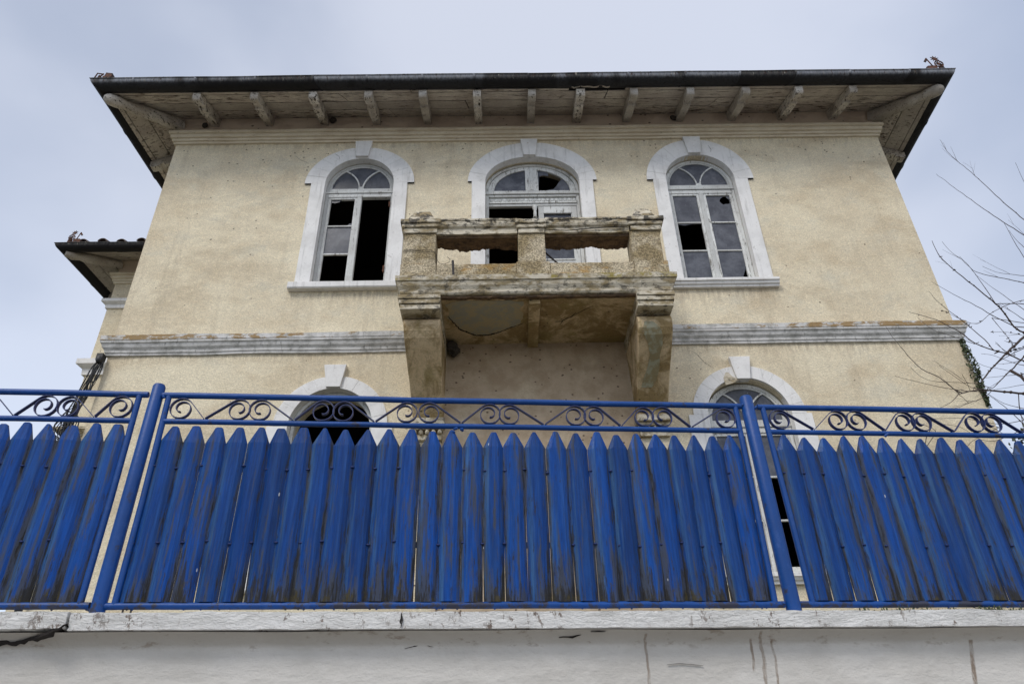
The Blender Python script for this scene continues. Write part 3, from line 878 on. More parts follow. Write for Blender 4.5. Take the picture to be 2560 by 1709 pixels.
# ================================================================ windows
def voussoirs(win, cx, zs, ai, bi, ao, bo, y0, y1, n, ktop, m='white_trim'):
    """arch of plaster blocks with score lines between them"""
    gap = .0035
    kw = math.asin(min(.9, .105 / ai))            # half angle kept for the keystone
    for s in (-1, 1):
        a0, a1 = 0.0, PI/2 - kw
        rr = random.Random(int(cx*100) + s)
        cuts = [0]
        for i in range(1, n): cuts.append((i + rr.uniform(-.18, .18)) / n)
        cuts.append(1)
        for i in range(n):
            t0, t1 = a0 + (a1-a0)*cuts[i], a0 + (a1-a0)*cuts[i+1]
            g0 = gap/2/ai if i > 0 else 0; g1 = gap/2/ai
            K = 5; inn = []; outp = []
            for k in range(K+1):
                t = t0 + g0 + (t1 - g1 - t0 - g0) * k / K
                inn.append((cx + s*ai*math.cos(t), zs + bi*math.sin(t))); outp.append((cx + s*ao*math.cos(t), zs + bo*math.sin(t)))
            dy = rr.uniform(-.0015, .0015)
            obj('voussoir', band(inn, outp, y0 + dy, y1), m, win, bev=.003)
    # thin plaster bed behind the joints
    obj('arch_bed', band(arc_pts(cx, zs, ai + .002, bi + .002, 30), arc_pts(cx, zs, ao - .004, bo - .004, 30), y0 + .0035, y1 - .001), m, win)
def keystone(win, cx, wt, wb, zt, zb, y0, lab=None):
    mb = MB().prism([(cx - wb/2, zb), (cx + wb/2, zb), (cx + wt/2, zt), (cx - wt/2, zt)], 'y', y0, FY + .05)
    obj('keystone', mb.jit(.003, 3, cx), 'white_trim', win, bev=.006, label=lab)
def quad_pane(x0, x1, z0, z1, y, win, poly=None, name='pane', lab=None, tilt=None):
    pl = poly or [(x0, z0), (x1, z0), (x1, z1), (x0, z1)]
    tx, tz = random.uniform(-.006, .006), random.uniform(-.008, .008)
    cx, cz = (x0+x1)/2, (z0+z1)/2
    mb = MB().prism(pl, 'y', y, y + .004)
    for p in mb.v: p.y += (p.x-cx)*tx + (p.z-cz)*tz
    return obj(name, mb, 'dusty_glass', win, label=lab)
def bar(win, x0, x1, z0, z1, y0, y1, name='muntin', bev=.004, lab=None):
    mb = MB().box(x0, x1, y0, y1, z0, z1)
    return obj(name, mb.jit(.0015, 6, x0+z0), 'frame_paint', win, bev=bev, label=lab)
def fanlight(win, cx, zs, hw, b, yf, two=False):
    """glazed half-round light over the transom"""
    a, bb = hw - .085, b - .075
    obj('fanlight_frame', band(arc_pts(cx, zs, a, bb, 28), arc_pts(cx, zs, hw - .047, b - .043, 28), yf + .012, yf + .055), 'frame_paint', win, bev=.004)
def small_window(i, panes, label, has_sash=True, broken=()):
    cx, hw, b, z0, zs = WINS[i]; yf = FY + .10
    # outer frame: jambs and head
    inn = [(cx-hw+.05, z0)] + arc_pts(cx, zs, hw-.05, b-.045, 28) + [(cx+hw-.05, z0)]
    outp = [(cx-hw, z0)] + arc_pts(cx, zs, hw, b, 28) + [(cx+hw, z0)]
    win = obj('arched_window', band(inn, outp, yf, yf + .09), 'frame_paint', villa, bev=.005, label=label)
    surround(i, win)
    if not has_sash: return win
    fanlight(win, cx, zs, hw, b, yf)
    bar(win, cx-hw+.05, cx+hw-.05, zs-.085, zs-.0, yf+.004, yf+.075, 'transom')
    bar(win, cx-hw-.005, cx+hw+.005, zs-.115, zs-.09, yf-.018, yf+.08, 'transom')
    bar(win, cx-hw+.05, cx+hw-.05, zs-.195, zs-.12, yf+.0, yf+.08, 'transom')
    # fan muntins: hub and two curved bars
    a, bb = hw - .087, b - .077
    hub = [(cx + .052*math.cos(PI*k/10), zs + .052*math.sin(PI*k/10)) for k in range(11)]
    obj('hub', MB().prism(hub, 'y', yf+.008, yf+.05), 'frame_paint', win, bev=.004)
    for s in (-1, 1):
        ccx = cx + s*.50; R = .47; pi_, po_ = [], []
        for k in range(13):
            t = .09 + (math.radians(63) - .09) * k / 12
            pi_.append((ccx - s*(R-.011)*math.cos(t), zs - .0 + (R-.011)*math.sin(t))); po_.append((ccx - s*(R+.012)*math.cos(t), zs + (R+.012)*math.sin(t)))
        obj('muntin', band(pi_, po_, yf+.010, yf+.045), 'frame_paint', win)
    # glass of the fan: left, middle, right
    def arcp(t0, t1, n=10): return [(cx + (a+.01)*math.cos(t0+(t1-t0)*k/n), zs + (bb+.01)*math.sin(t0+(t1-t0)*k/n)) for k in range(n+1)]
    tm = math.radians(59)
    Lc = [(cx - .50 + .47*math.cos(t), zs + .47*math.sin(t)) for t in [math.radians(63)*k/8 for k in range(8, -1, -1)]]
    Lc = [(x, z) for x, z in Lc]
    left = arcp(PI, PI - tm) + Lc
    right = [(2*cx - x, z) for x, z in left][::-1]
    quad_pane(cx-.4, cx, zs, zs+.4, yf+.030, win, left); quad_pane(cx, cx+.4, zs, zs+.4, yf+.030, win, right)
    mid = arcp(PI - tm, tm) + [(2*cx - x, z) for x, z in Lc][:-1] + [(cx, zs+.01)] + Lc[::-1][1:]
    quad_pane(cx-.3, cx+.3, zs, zs+.5, yf+.028, win, mid)
    # casement
    zt = zs - .195
    bar(win, cx-.038, cx+.038, z0+.02, zt, yf+.0, yf+.07, 'mullion')
    bar(win, cx-hw+.05, cx+hw-.05, z0, z0+.055, yf+.0, yf+.075, 'sash_rail')
    rows = [z0+.11, z0+.11+(zt-z0-.15)/3, z0+.11+2*(zt-z0-.15)/3, zt-.04]
    for s in (-1, 1):
        if panes[s] is None:
            continue
        xo, xi = cx + s*(hw-.05), cx + s*.038
        x0, x1 = sorted((xo, xo - s*.05)); bar(win, x0, x1, z0+.056, zt, yf+.012, yf+.058, 'sash_stile')
        x0, x1 = sorted((xi, xi + s*.042)); bar(win, x0, x1, z0+.056, zt, yf+.012, yf+.058, 'sash_stile')
        gx0, gx1 = sorted((xo - s*.05, xi + s*.042))
        bar(win, gx0, gx1, z0+.056, z0+.11, yf+.012, yf+.058, 'sash_rail'); bar(win, gx0, gx1, zt-.04, zt, yf+.012, yf+.058, 'sash_rail')
        for r in (1, 2): bar(win, gx0, gx1, rows[r]-.014, rows[r]+.012, yf+.014, yf+.050)
        for r in range(3):
            k = panes[s][r]; za, zb = rows[r], rows[r+1]; y = yf + .034
            if k == 'full': quad_pane(gx0, gx1, za, zb, y, win)
            elif k == 'corner':      # lower outer corner broken out
                quad_pane(gx0, gx1, za, zb, y, win, [(gx0, za), (gx1-.19, za), (gx1-.13, za+.045), (gx1-.075, za+.07), (gx1-.055, za+.13), (gx1, za+.25), (gx1, zb), (gx0, zb)], lab='pane with its lower corner broken out')
            elif k == 'hole':        # hole near the top outer corner, glass as a ring cut open to the edge
                hx, hz, hr = gx1-.085, zb-.11, .085
                ring = []
                rq = random.Random(5)
                for q in range(13):
                    t = PI/2 + .35 + q * (2*PI - .7) / 12; r_ = hr * rq.uniform(.8, 1.15); ring.append((min(gx1-.012, hx + r_*math.cos(t)), hz + r_*math.sin(t)))
                quad_pane(gx0, gx1, za, zb, y, win, [(gx0, zb), (gx0, za), (gx1, za), (gx1, zb)] + [(hx+.03, zb)] + ring[::-1] + [(hx-.03, zb)], lab='pane with a round hole near its top corner')
            elif k == 'shard':       # slivers left in the putty
                quad_pane(gx0, gx1, za, zb, y, win, [(gx0, zb), (gx0, zb-.05), (gx0+.06, zb-.065), (gx0+.13, zb-.045), (gx0+.18, zb)], name='glass_shard')
                quad_pane(gx0, gx1, za, zb, y, win, [(gx0, za), (gx0+.05, za+.02), (gx0+.15, za+.012), (gx1-.08, za+.02), (gx1-.04, za+.07), (gx1, za+.06), (gx1, za)], name='glass_shard')
            elif k == 'low':
                quad_pane(gx0, gx1, za, zb, y, win, [(gx0, zb), (gx0, zb-.03), (gx0+.12, zb-.05), (gx1-.1, zb-.015), (gx1, zb-.03), (gx1, zb)], name='glass_shard')
    return win
SUR = {0: (.815, .93, .85, 'ear'), 1: (1.032, 1.10, .915, 'ear'), 2: (.807, .915, .95, 'ear'), 3: (.86, .785, .77, 'ear'), 4: (.855, .785, .765, 'ear')}
def surround(i, win):
    cx, hw, b, z0, zs = WINS[i]; jo, ao, bo, _ = SUR[i]; y0 = FY - .035
    cz = {0: 10.405, 1: 10.41, 2: 10.40, 3: 5.88, 4: 5.95}[i]
    for s in (-1, 1):
        x0, x1 = sorted((cx + s*hw, cx + s*jo))
        mb = MB(); K = 10; vs = []
        for k in range(K+1):
            z = z0 + (cz - z0) * k / K
            vs += [(x0, y0, z), (x1, y0, z), (x1, FY+.099, z), (x0, FY+.099, z)]
        fs = [(0, 1, 2, 3), (K*4+3, K*4+2, K*4+1, K*4)]
        for k in range(K):
            for j in range(4): l = (j+1) % 4; fs.append((k*4+j, k*4+l, (k+1)*4+l, (k+1)*4+j))
        mb.add(vs, fs)
        for p in mb.v: p.x += noise.noise(Vector((p.z*1.5, x0, 0))) * .006 if (abs(p.x - (cx + s*jo)) < .01) else 0
        obj('jamb', mb, 'white_trim', win, bev=.006)
    voussoirs(win, cx, zs if zs >= cz else cz, hw, b, ao, bo, y0, FY + .099, 6 if i != 1 else 7, 0)
w0 = small_window(0, {-1: ['none', 'full', 'shard'], 1: None}, 'open arched window whose right leaf is gone')
w2 = small_window(2, {-1: ['full', 'low', 'full'], 1: ['corner', 'full', 'hole']}, 'closed arched window with two holed panes')
w3 = small_window(3, {}, 'empty arched window without any frame bars', has_sash=False)
w4 = small_window(4, {-1: ['none', 'none', 'full'], 1: ['none', 'none', 'full']}, 'arched window with only its top panes left')
keystone(w0, -2.412, .30, .215, 11.375, 11.005, FY - .075)
keystone(w2, 3.385, .31, .215, 11.395, 10.99, FY - .075)
keystone(w3, -2.412, .32, .195, 6.82, 6.46, FY - .075)
keystone(w4, 3.395, .305, .19, 6.85, 6.485, FY - .075)
def sill(win, x0, x1, zt, zb, two=True):
    pr = [(FY+.02, zb-.0), (FY-.055, zb), (FY-.06, zb+.03), (FY-.085, zb+.045), (FY-.095, zt-.055), (FY-.115, zt-.05), (FY-.115, zt-.003), (FY+.02, zt)] if two else \
         [(FY+.02, zb), (FY-.09, zb), (FY-.105, zb+.02), (FY-.105, zt-.003), (FY+.02, zt)]
    obj('sill', MB().prism(pr, 'x', x0, x1, 24).jit(.004, 3, x0), 'white_trim', win, bev=.004)
sill(w0, -3.30, -1.50, 8.285, 8.165, False)
sill(w2, 2.50, 4.265, 8.245, 8.105, True)
sill(w3, -3.28, -1.52, 3.80, 3.67, False)
sill(w4, 2.52, 4.27, 3.785, 3.655, True)
# peeled lump of plaster and an old insulator stuck in the lower right arch
obj('broken_render', MB().prism([(3.12, 6.52), (3.16, 6.60), (3.20, 6.60), (3.245, 6.53), (3.34, 6.47), (3.20, 6.42), (3.13, 6.40)], 'y', FY-.05, FY-.036).jit(.006, 8), 'old_concrete', w4)
# rusty hinge on the left window's open side
obj('hinge', MB().box(-1.905, -1.88, FY+.085, FY+.12, 9.98, 10.09), 'rusty_iron', w0)
obj('hinge', MB().box(-1.905, -1.88, FY+.085, FY+.12, 8.60, 8.72), 'rusty_iron', w0)

# ---- balcony door
cx, hw, b, z0, zs = WINS[1]; yf = FY + .14
inn = [(cx-hw+.055, z0)] + arc_pts(cx, zs, hw-.055, b-.05, 32) + [(cx+hw-.055, z0)]
outp = [(cx-hw, z0)] + arc_pts(cx, zs, hw, b, 32) + [(cx+hw, z0)]
door = obj('balcony_door', band(inn, outp, yf, yf+.09), 'frame_paint', villa, bev=.005, label='arched double door with its left leaf missing')
surround(1, door)
keystone(door, .50, .30, .205, 11.38, 10.99, FY - .075)
a_, b_ = hw-.145, b-.075
obj('fanlight_frame', band(arc_pts(cx, zs-.05, a_, b_, 28), arc_pts(cx, zs-.05, hw-.05, b+.0, 28), yf+.015, yf+.06), 'frame_paint', door, bev=.004)
bar(door, cx-.112, cx+.112, zs-.05, zs+b-.06, yf+.01, yf+.062, 'mullion'); bar(door, cx-.03, cx+.03, zs-.045, zs+b-.07, yf-.002, yf+.012, 'mullion')
bar(door, cx-hw+.05, cx+hw-.05, zs-.10, zs-.05, yf+.012, yf+.07, 'transom')
bar(door, cx-hw-.004, cx+hw+.004, zs-.155, zs-.105, yf-.03, yf+.08, 'transom')
bar(door, cx-hw+.04, cx+hw-.04, zs-.20, zs-.16, yf-.005, yf+.07, 'transom')
bar(door, cx-hw+.055, cx+hw-.055, zs-.305, zs-.205, yf+.03, yf+.08, 'frieze_board')
for k in range(20):
    x = cx - .70 + k * 1.40/19
    ringp = [(x + .027*math.cos(2*PI*q/10), zs-.255 + .032*math.sin(2*PI*q/10)) for q in range(10)]
    obj('bead', MB().prism(ringp, 'y', yf+.012, yf+.03), 'frame_paint', door, bev=.006)
bar(door, cx-hw+.055, cx+hw-.055, zs-.345, zs-.31, yf-.002, yf+.075, 'transom')
bar(door, cx-hw+.055, cx+hw-.055, zs-.40, zs-.35, yf+.016, yf+.075, 'transom')
def arcq(t0, t1, n=14): return [(cx + a_*math.cos(t0+(t1-t0)*k/n), zs-.05 + b_*math.sin(t0+(t1-t0)*k/n)) for k in range(n+1)]
tl = math.acos(.112/a_)
quad_pane(cx-.6, cx-.1, zs, zs+.5, yf+.035, door, arcq(PI, PI-tl) + [(cx-.112, zs-.05)])
quad_pane(cx+.1, cx+.6, zs, zs+.5, yf+.035, door, [(cx+.112, zs-.05), (cx+.26, zs-.05), (cx+.30, zs+.02), (cx+.38, zs+.055), (cx+.44, zs+.13), (cx+.50, zs+.16), (cx+.545, zs+.215)][:1] + arcq(tl, tl-.28, 4) + [(cx+.30, zs+.31), (cx+.20, zs+.33), (cx+.135, zs+.30)], name='glass_shard')
quad_pane(cx+.1, cx+.6, zs, zs+.5, yf+.035, door, arcq(.62, 0, 8) + [(cx+.22, zs-.05), (cx+.30, zs-.01), (cx+.37, zs+.0), (cx+.43, zs+.08), (cx+.47, zs+.16)], name='glass_shard')
# right leaf with stile column
bar(door, cx-.015, cx+.085, 7.52, 9.72, yf+.005, yf+.06, 'door_stile')
lathe = [(.020, 9.72), (.034, 9.725), (.034, 9.74), (.024, 9.75), (.030, 9.80), (.030, 9.84), (.022, 9.86), (.036, 9.90), (.042, 9.94), (.044, 9.985)]
mb = MB(); n = 10; vs = []
for r, z in lathe: vs += [(cx+.03 + r*math.cos(2*PI*k/n), yf-.005 + r*math.sin(2*PI*k/n), z) for k in range(n)]
fs = [tuple(range(n))] + [(i*n+k, i*n+(k+1) % n, (i+1)*n+(k+1) % n, (i+1)*n+k) for i in range(len(lathe)-1) for k in range(n)] + [tuple((len(lathe)-1)*n+k for k in range(n-1, -1, -1))]
obj('colonnette', mb.add(vs, fs), 'frame_paint', door, smooth=True)
leaf = dict(x0=cx+.09, x1=cx+hw-.06)
bar(door, leaf['x0'], leaf['x0']+.09, 7.52, 9.99, yf+.02, yf+.07, 'door_stile'); bar(door, leaf['x1']-.10, leaf['x1'], 7.52, 9.99, yf+.02, yf+.07, 'door_stile')
bar(door, leaf['x0']+.09, leaf['x1']-.10, 9.84, 9.99, yf+.02, yf+.07, 'door_rail'); bar(door, leaf['x0']+.09, leaf['x1']-.10, 8.78, 8.85, yf+.02, yf+.07, 'door_rail')
bar(door, leaf['x0']+.09, leaf['x1']-.10, 7.52, 7.95, yf+.03, yf+.07, 'door_panel')
quad_pane(leaf['x0']+.09, leaf['x1']-.10, 8.85, 9.84, yf+.045, door); quad_pane(leaf['x0']+.09, leaf['x1']-.10, 7.95, 8.78, yf+.045, door)
for x0, x1, za, zb in ((leaf['x0']+.08, leaf['x1']-.09, 9.83, 9.86), (leaf['x0']+.08, leaf['x1']-.09, 8.83, 8.86)): bar(door, x0, x1, za, zb, yf+.008, yf+.03, 'moulding')

# ================================================================ balcony
BX0, BX1, BY = -1.33, 2.225, 7.80
slab = sweep([(.0, 7.19), (.02, 7.195), (.035, 7.215), (.04, 7.255), (.07, 7.31), (.085, 7.37), (.10, 7.38), (.105, 7.457), (0, 7.47)],
             [(BX0, FY), (BX0, BY), (BX1, BY), (BX1, FY)], segs=[14, 60, 14])
slab.hexa([(BX0, BY, 7.19), (BX1, BY, 7.19), (BX1, FY, 7.19), (BX0, FY, 7.19)], [(BX0, BY, 7.468), (BX1, BY, 7.468), (BX1, FY, 7.468), (BX0, FY, 7.468)])
slab.jit(.006, 3, 2)
bal = obj('balcony', slab, 'old_concrete', villa)
obj('slab_soffit', MB().box(-.84, 1.785, BY+.06, FY+.01, 7.165, 7.186), 'stained_plaster', bal)
# rotten front lip under the slab
mb = MB(); K = 60; vs = []
for k in range(K+1):
    x = -.84 + 2.625*k/K
    d = .028 + noise.noise(Vector((x*6, 0, 0)))*.02 + noise.noise(Vector((x*19, 3, 0)))*.012
    vs += [(x, BY+.008, 7.187), (x, BY+.008, 7.187-d), (x, BY+.058, 7.187-d*1.2), (x, BY+.058, 7.187)]
fs = [(0, 1, 2, 3), tuple(K*4+q for q in (3, 2, 1, 0))] + [(k*4+j, k*4+(j+1) % 4, (k+1)*4+(j+1) % 4, (k+1)*4+j) for k in range(K) for j in range(4)]
obj('rotten_edge', mb.add(vs, fs), 'broken_masonry', bal)
obj('beam', MB().box(.345, .50, BY+.07, FY+.0, 7.085, 7.164).jit(.004, 4), 'stained_plaster', bal, bev=.01)
def corbel(x0t, x1t, x0b, x1b, parent):
    pr = [(9.0, 6.97), (8.02, 6.97), (7.97, 6.92), (7.955, 6.84), (7.975, 6.76), (8.03, 6.68), (8.13, 6.59), (8.26, 6.49), (8.40, 6.39), (8.54, 6.28), (8.66, 6.17), (8.76, 6.06), (8.83, 5.96), (8.86, 5.90), (9.0, 5.90)]
    n = len(pr); vs = []; K = 6
    for k in range(K+1):
        t = k / K
        for y, z in pr:
            q = (6.97 - z) / 1.07; a = x0t + (x0b-x0t)*q; bq = x1t + (x1b-x1t)*q
            vs.append((a + (bq-a)*t, y, z))
    fs = [tuple(range(n)), tuple(K*n+i for i in range(n-1, -1, -1))] + [(k*n+i, k*n+(i+1) % n, (k+1)*n+(i+1) % n, (k+1)*n+i) for k in range(K) for i in range(n)]
    o = obj('corbel', MB().add(vs, fs).jit(.006, 3, x0t), 'stained_plaster', parent, bev=.015)
    for za, zb, e in ((7.125, 7.187, .055), (7.055, 7.12, .040), (6.972, 7.05, .022)):
        obj('corbel_moulding', MB().box(x0t-e, x1t+.012, BY-.055+(.06-e), FY+.01, za, zb).jit(.003, 4, za), 'old_concrete', parent, bev=.008) if x0t < 0 else \
        obj('corbel_moulding', MB().box(x0t-.012, x1t+e-.02, BY-.055+(.06-e), FY+.01, za, zb).jit(.003, 4, za), 'old_concrete', parent, bev=.008)
    # capital under the corbel foot
    xa, xb = x0b, x1b
    obj('capital', MB().box(xa-.03, xb+.03, 8.80, FY+.01, 5.80, 5.897).jit(.004, 6), 'old_concrete', parent, bev=.008)
    obj('capital', MB().box(xa+.0, xb+.0, 8.85, FY+.01, 5.745, 5.797).jit(.003, 6), 'old_concrete', parent, bev=.006)
    for k in range(5):
        xx = xa + .035 + (xb-xa-.07)*k/4
        obj('dentil', MB().ball((xx, 8.87, 5.70), .034, .05, .04, 8, 6), 'old_concrete', parent, smooth=True)
    obj('capital', MB().box(xa+.01, xb-.01, 8.87, FY+.01, 5.60, 5.67).jit(.003, 6), 'old_concrete', parent, bev=.006)
    obj('pilaster', MB().box(xa+.02, xb-.02, 8.93, FY+.01, 2.34, 5.598), 'plaster', parent)
corbel(-1.335, -.838, -1.25, -.843, bal)
corbel(1.785, 2.245, 1.815, 2.235, bal)
# bare patches where plaster fell
pts = [(-.752, 7.961), (-.76, 8.15), (-.738, 8.313), (-.62, 8.58), (-.392, 8.755), (-.20, 8.74), (-.055, 8.668), (.10, 8.56), (.275, 8.451), (.26, 8.2), (.247, 7.93), (0, 7.90), (-.549, 7.89)]
fine = []
for i in range(len(pts)):
    a, c = Vector(pts[i]), Vector(pts[(i+1) % len(pts)])
    for k in range(5): q = a.lerp(c, k/5); fine.append((q.x + noise.noise(Vector((q.x*9, q.y*9, 0)))*.07, q.y + noise.noise(Vector((q.x*9, q.y*9, 4)))*.05))
obj('bare_patch', MB().prism(fine, 'z', 7.161, 7.164), 'bare_render', bal)
def soffit_crack(pl, wd, seed):
    # crack in the horizontal soffit
    c_ = [(x, 0, y) for x, y in pl]
    crack(c_, wd, fn=lambda p: (p[0], p[2], 7.1625 - p[1]), parent=bal, depth=.003, seed=seed)
soffit_crack([(-.76, 8.25), (-.738, 8.313), (-.62, 8.58), (-.392, 8.755), (-.20, 8.74), (-.055, 8.668), (.10, 8.56), (.28, 8.45)], .036, 2)
soffit_crack([(.80, 8.50), (.84, 8.38), (.95, 8.30), (1.0, 8.20)], .016, 4)
soffit_crack([(.72, 8.42), (.80, 8.42), (.86, 8.38)], .014, 6)
soffit_crack([(.95, 8.30), (1.15, 8.1), (1.22, 8.05)], .006, 7)
cp = [(7.955, 1.86, 6.80), (7.97, 2.05, 6.78), (8.05, 2.12, 6.66), (8.28, 2.08, 6.47), (8.40, 2.10, 6.385), (8.60, 2.03, 6.22), (8.66, 1.90, 6.17), (8.50, 1.86, 6.31), (8.35, 1.90, 6.43), (8.2, 1.95, 6.54), (8.04, 1.90, 6.67)]
# green-grey undercoat on the right corbel: a thin skin following its curved front
pr = [(7.955, 6.84), (7.975, 6.76), (8.03, 6.68), (8.13, 6.59), (8.26, 6.49), (8.40, 6.39), (8.54, 6.28), (8.62, 6.205)]
inn_, out_ = [], []
for k, (y, z) in enumerate(pr):
    lx = (1.87, 1.85, 1.86, 1.92, 1.95, 1.93, 1.88, 1.86)[k]; rx = (1.98, 2.07, 2.10, 2.11, 2.08, 2.09, 2.06, 2.0)[k]
    inn_.append((lx, y-.009, z-.009)); out_.append((rx, y-.009, z-.009))
mb = MB(); vs = []
for a, c in zip(inn_, out_): vs += [a, c, (c[0], c[1]+.02, c[2]+.02), (a[0], a[1]+.02, a[2]+.02)]
K = len(pr)-1
fs = [(0, 1, 2, 3), tuple(K*4+q for q in (3, 2, 1, 0))] + [(k*4+j, k*4+(j+1) % 4, (k+1)*4+(j+1) % 4, (k+1)*4+j) for k in range(K) for j in range(4)]
obj('bare_patch', mb.add(vs, fs), 'green_render', bal)
# parapet
PY0, PY1 = BY, BY + .27
def bblock(name, x0, x1, y0, y1, za, zb, m='roughcast', amp=.006, bev=.012, seg=True, lab=None):
    nx = max(1, int((x1-x0)/.06)) if seg else 1
    mb = MB().prism([(y0, za), (y1, za), (y1, zb), (y0, zb)], 'x', x0, x1, nx)
    mb.jit(amp, 5, za + x0)
    return obj(name, mb, m, bal, bev=bev, label=lab)
bblock('plinth', -.905, .19, PY0+.012, PY1, 7.468, 7.728); bblock('plinth', .655, 1.805, PY0+.012, PY1, 7.468, 7.728)
bblock('plinth', -1.395, -.907, PY0-.005, PY1+.02, 7.468, 7.735); bblock('plinth', .192, .653, PY0-.005, PY1, 7.468, 7.745); bblock('plinth', 1.807, 2.27, PY0-.005, PY1+.02, 7.468, 7.735)
bblock('pillar', -1.37, -.925, PY0+.01, PY1+.02, 7.737, 8.27); bblock('pillar', .222, .602, PY0+.01, PY1, 7.747, 8.25); bblock('pillar', 1.80, 2.225, PY0+.01, PY1+.02, 7.737, 8.27)
def rail(x0, x1, jag):
    # lower band, worn moulding on top; underside broken away
    nx = 40; vs = []; mb = MB()
    for k in range(nx+1):
        x = x0 + (x1-x0)*k/nx
        e = noise.noise(Vector((x*5, jag, 0)))*.035 + noise.noise(Vector((x*17, jag, 0)))*.015
        e2 = noise.noise(Vector((x*4, jag, 9)))*.03
        sec = [(PY0+.014, 8.262+e*.15), (PY0+.012, 8.355), (PY0-.018, 8.372), (PY0-.03, 8.40), (PY0-.034, 8.455), (PY0-.045, 8.465), (PY0-.045, 8.492+e2*.2),
               (PY1+.03, 8.497), (PY1+.03, 8.42), (PY1, 8.36), (PY1-.01, 8.255+e), (PY1-.09, 8.243+e2), (PY0+.09, 8.265+e2*.8)]
        vs += [(x, y, z) for y, z in sec]
    n = 13; fs = [tuple(range(n)), tuple(nx*n+i for i in range(n-1, -1, -1))] + [(k*n+i, k*n+(i+1) % n, (k+1)*n+(i+1) % n, (k+1)*n+i) for k in range(nx) for i in range(n)]
    mb.add(vs, fs)
    for p in mb.v: p.z += noise.noise(p*9)*.006; p.y += noise.noise(p*9+Vector((4, 4, 4)))*.005
    obj('handrail', mb, 'old_concrete', bal)
    # broken masonry hanging under it, thinner than the rail, ragged towards the back
    mb = MB(); vs = []; nx = 110
    for k in range(nx+1):
        x = x0 + (x1-x0)*k/nx
        e = round(noise.noise(Vector((x*5, jag+3, 0)))*5)/5*.06 + noise.noise(Vector((x*19, jag, 5)))*.022 + noise.noise(Vector((x*55, jag, 5)))*.016
        vs += [(x, PY0+.05, 8.262), (x, PY0+.06+e*.3, 8.225), (x, PY0+.17+e*.5, 8.21-abs(e)*.3), (x, PY1+.015, 8.185-.02*math.sin(x*9)+e), (x, PY1+.02, 8.262)]
    n = 5; fs = [tuple(range(n)), tuple(nx*n+i for i in range(n-1, -1, -1))] + [(k*n+i, k*n+(i+1) % n, (k+1)*n+(i+1) % n, (k+1)*n+i) for k in range(nx) for i in range(n)]
    obj('broken_underside', mb.add(vs, fs), 'broken_masonry', bal)
rail(-.93, .215, 1.0); rail(.61, 1.80, 7.0)
def cap(x0, x1, y0, y1, zb, pyramid=True, wear=.006):
    bx = ((x0+x1)/2); 
    bblock('cap', x0+.045, x1-.045, y0+.045, y1-.03, zb, zb+.085, 'old_concrete', wear, .01)
    bblock('cap', x0+.02, x1-.02, y0+.02, y1-.01, zb+.086, zb+.15, 'old_concrete', wear, .012)
    bblock('cap', x0, x1, y0, y1, zb+.151, zb+.225, 'old_concrete', wear, .012)
    if pyramid:
        cy = (y0+y1)/2
        bl = .05
        mb = MB().hexa([(x0+.07, y0+.05, zb+.22), (x1-.07, y0+.05, zb+.22), (x1-.07, y1-.05, zb+.22), (x0+.07, y1-.05, zb+.22)],
                       [(x0+.17, y0+.14, zb+.48), (x1-.17, y0+.14, zb+.48), (x1-.17, y1-.13, zb+.48), (x0+.17, y1-.13, zb+.48)])
        obj('cap_stone', mb.jit(.006, 7), 'old_concrete', bal, bev=.02)
cap(-1.435, -.865, BY-.06, PY1+.06, 8.275, True); cap(1.795-.02, 2.30, BY-.06, PY1+.06, 8.275, True)
cap(.18, .645, BY-.055, PY1+.03, 8.252, False, .012)
# side parapets back to the wall
for x0, x1 in ((-1.34, -1.09), (1.965, 2.21)):
    mb = MB().box(x0, x1, PY1+.03, FY-.04, 7.468, 7.72); obj('plinth', mb.jit(.005, 5), 'roughcast', bal, bev=.01)
    mb = MB().box(x0-.02, x1+.02, PY1+.07, FY-.04, 8.28, 8.48); obj('handrail', mb.jit(.006, 5), 'old_concrete', bal, bev=.012)
    mb = MB().box(x0+.01, x1-.01, FY-.22, FY-.04, 7.722, 8.278); obj('pillar', mb.jit(.005, 5), 'roughcast', bal, bev=.01)
# drain stub
mb = MB().tube([(-.66, BY-.065, 7.46), (-.675, BY-.07, 7.72)], .017, 10)
obj('drain_stub', mb, 'dark_steel', bal)
# long crack across the handrail at the right
crack([(.66, BY-.010, 8.30), (.95, BY-.012, 8.285), (1.25, BY-.014, 8.315), (1.5, BY-.016, 8.33), (1.78, BY-.018, 8.34)], .007, parent=bal, depth=.014, seed=21)
crack([(1.84, BY-.035, 8.355), (2.0, BY-.035, 8.38), (2.2, BY-.035, 8.40)], .006, parent=bal, depth=.014, seed=22)
# wall cracks in the plaster
for pl, wd, sd in (([(-3.62, FY-.002, 11.12), (-3.50, FY-.002, 11.0), (-3.42, FY-.002, 10.96), (-3.33, FY-.002, 10.90)], .006, 31),
                   ([(2.75, FY-.002, 7.0), (2.82, FY-.002, 6.93), (2.90, FY-.002, 6.80), (3.02, FY-.002, 6.70)], .005, 32),
                   ([(3.66, FY-.037, 11.20), (3.70, FY-.037, 11.10), (3.68, FY-.037, 11.02)], .006, 33),
                   ([(-2.90, FY-.037, 11.10), (-2.82, FY-.037, 11.04), (-2.80, FY-.037, 10.96)], .005, 34)):
    crack(pl, wd, parent=villa, depth=.003, seed=sd)

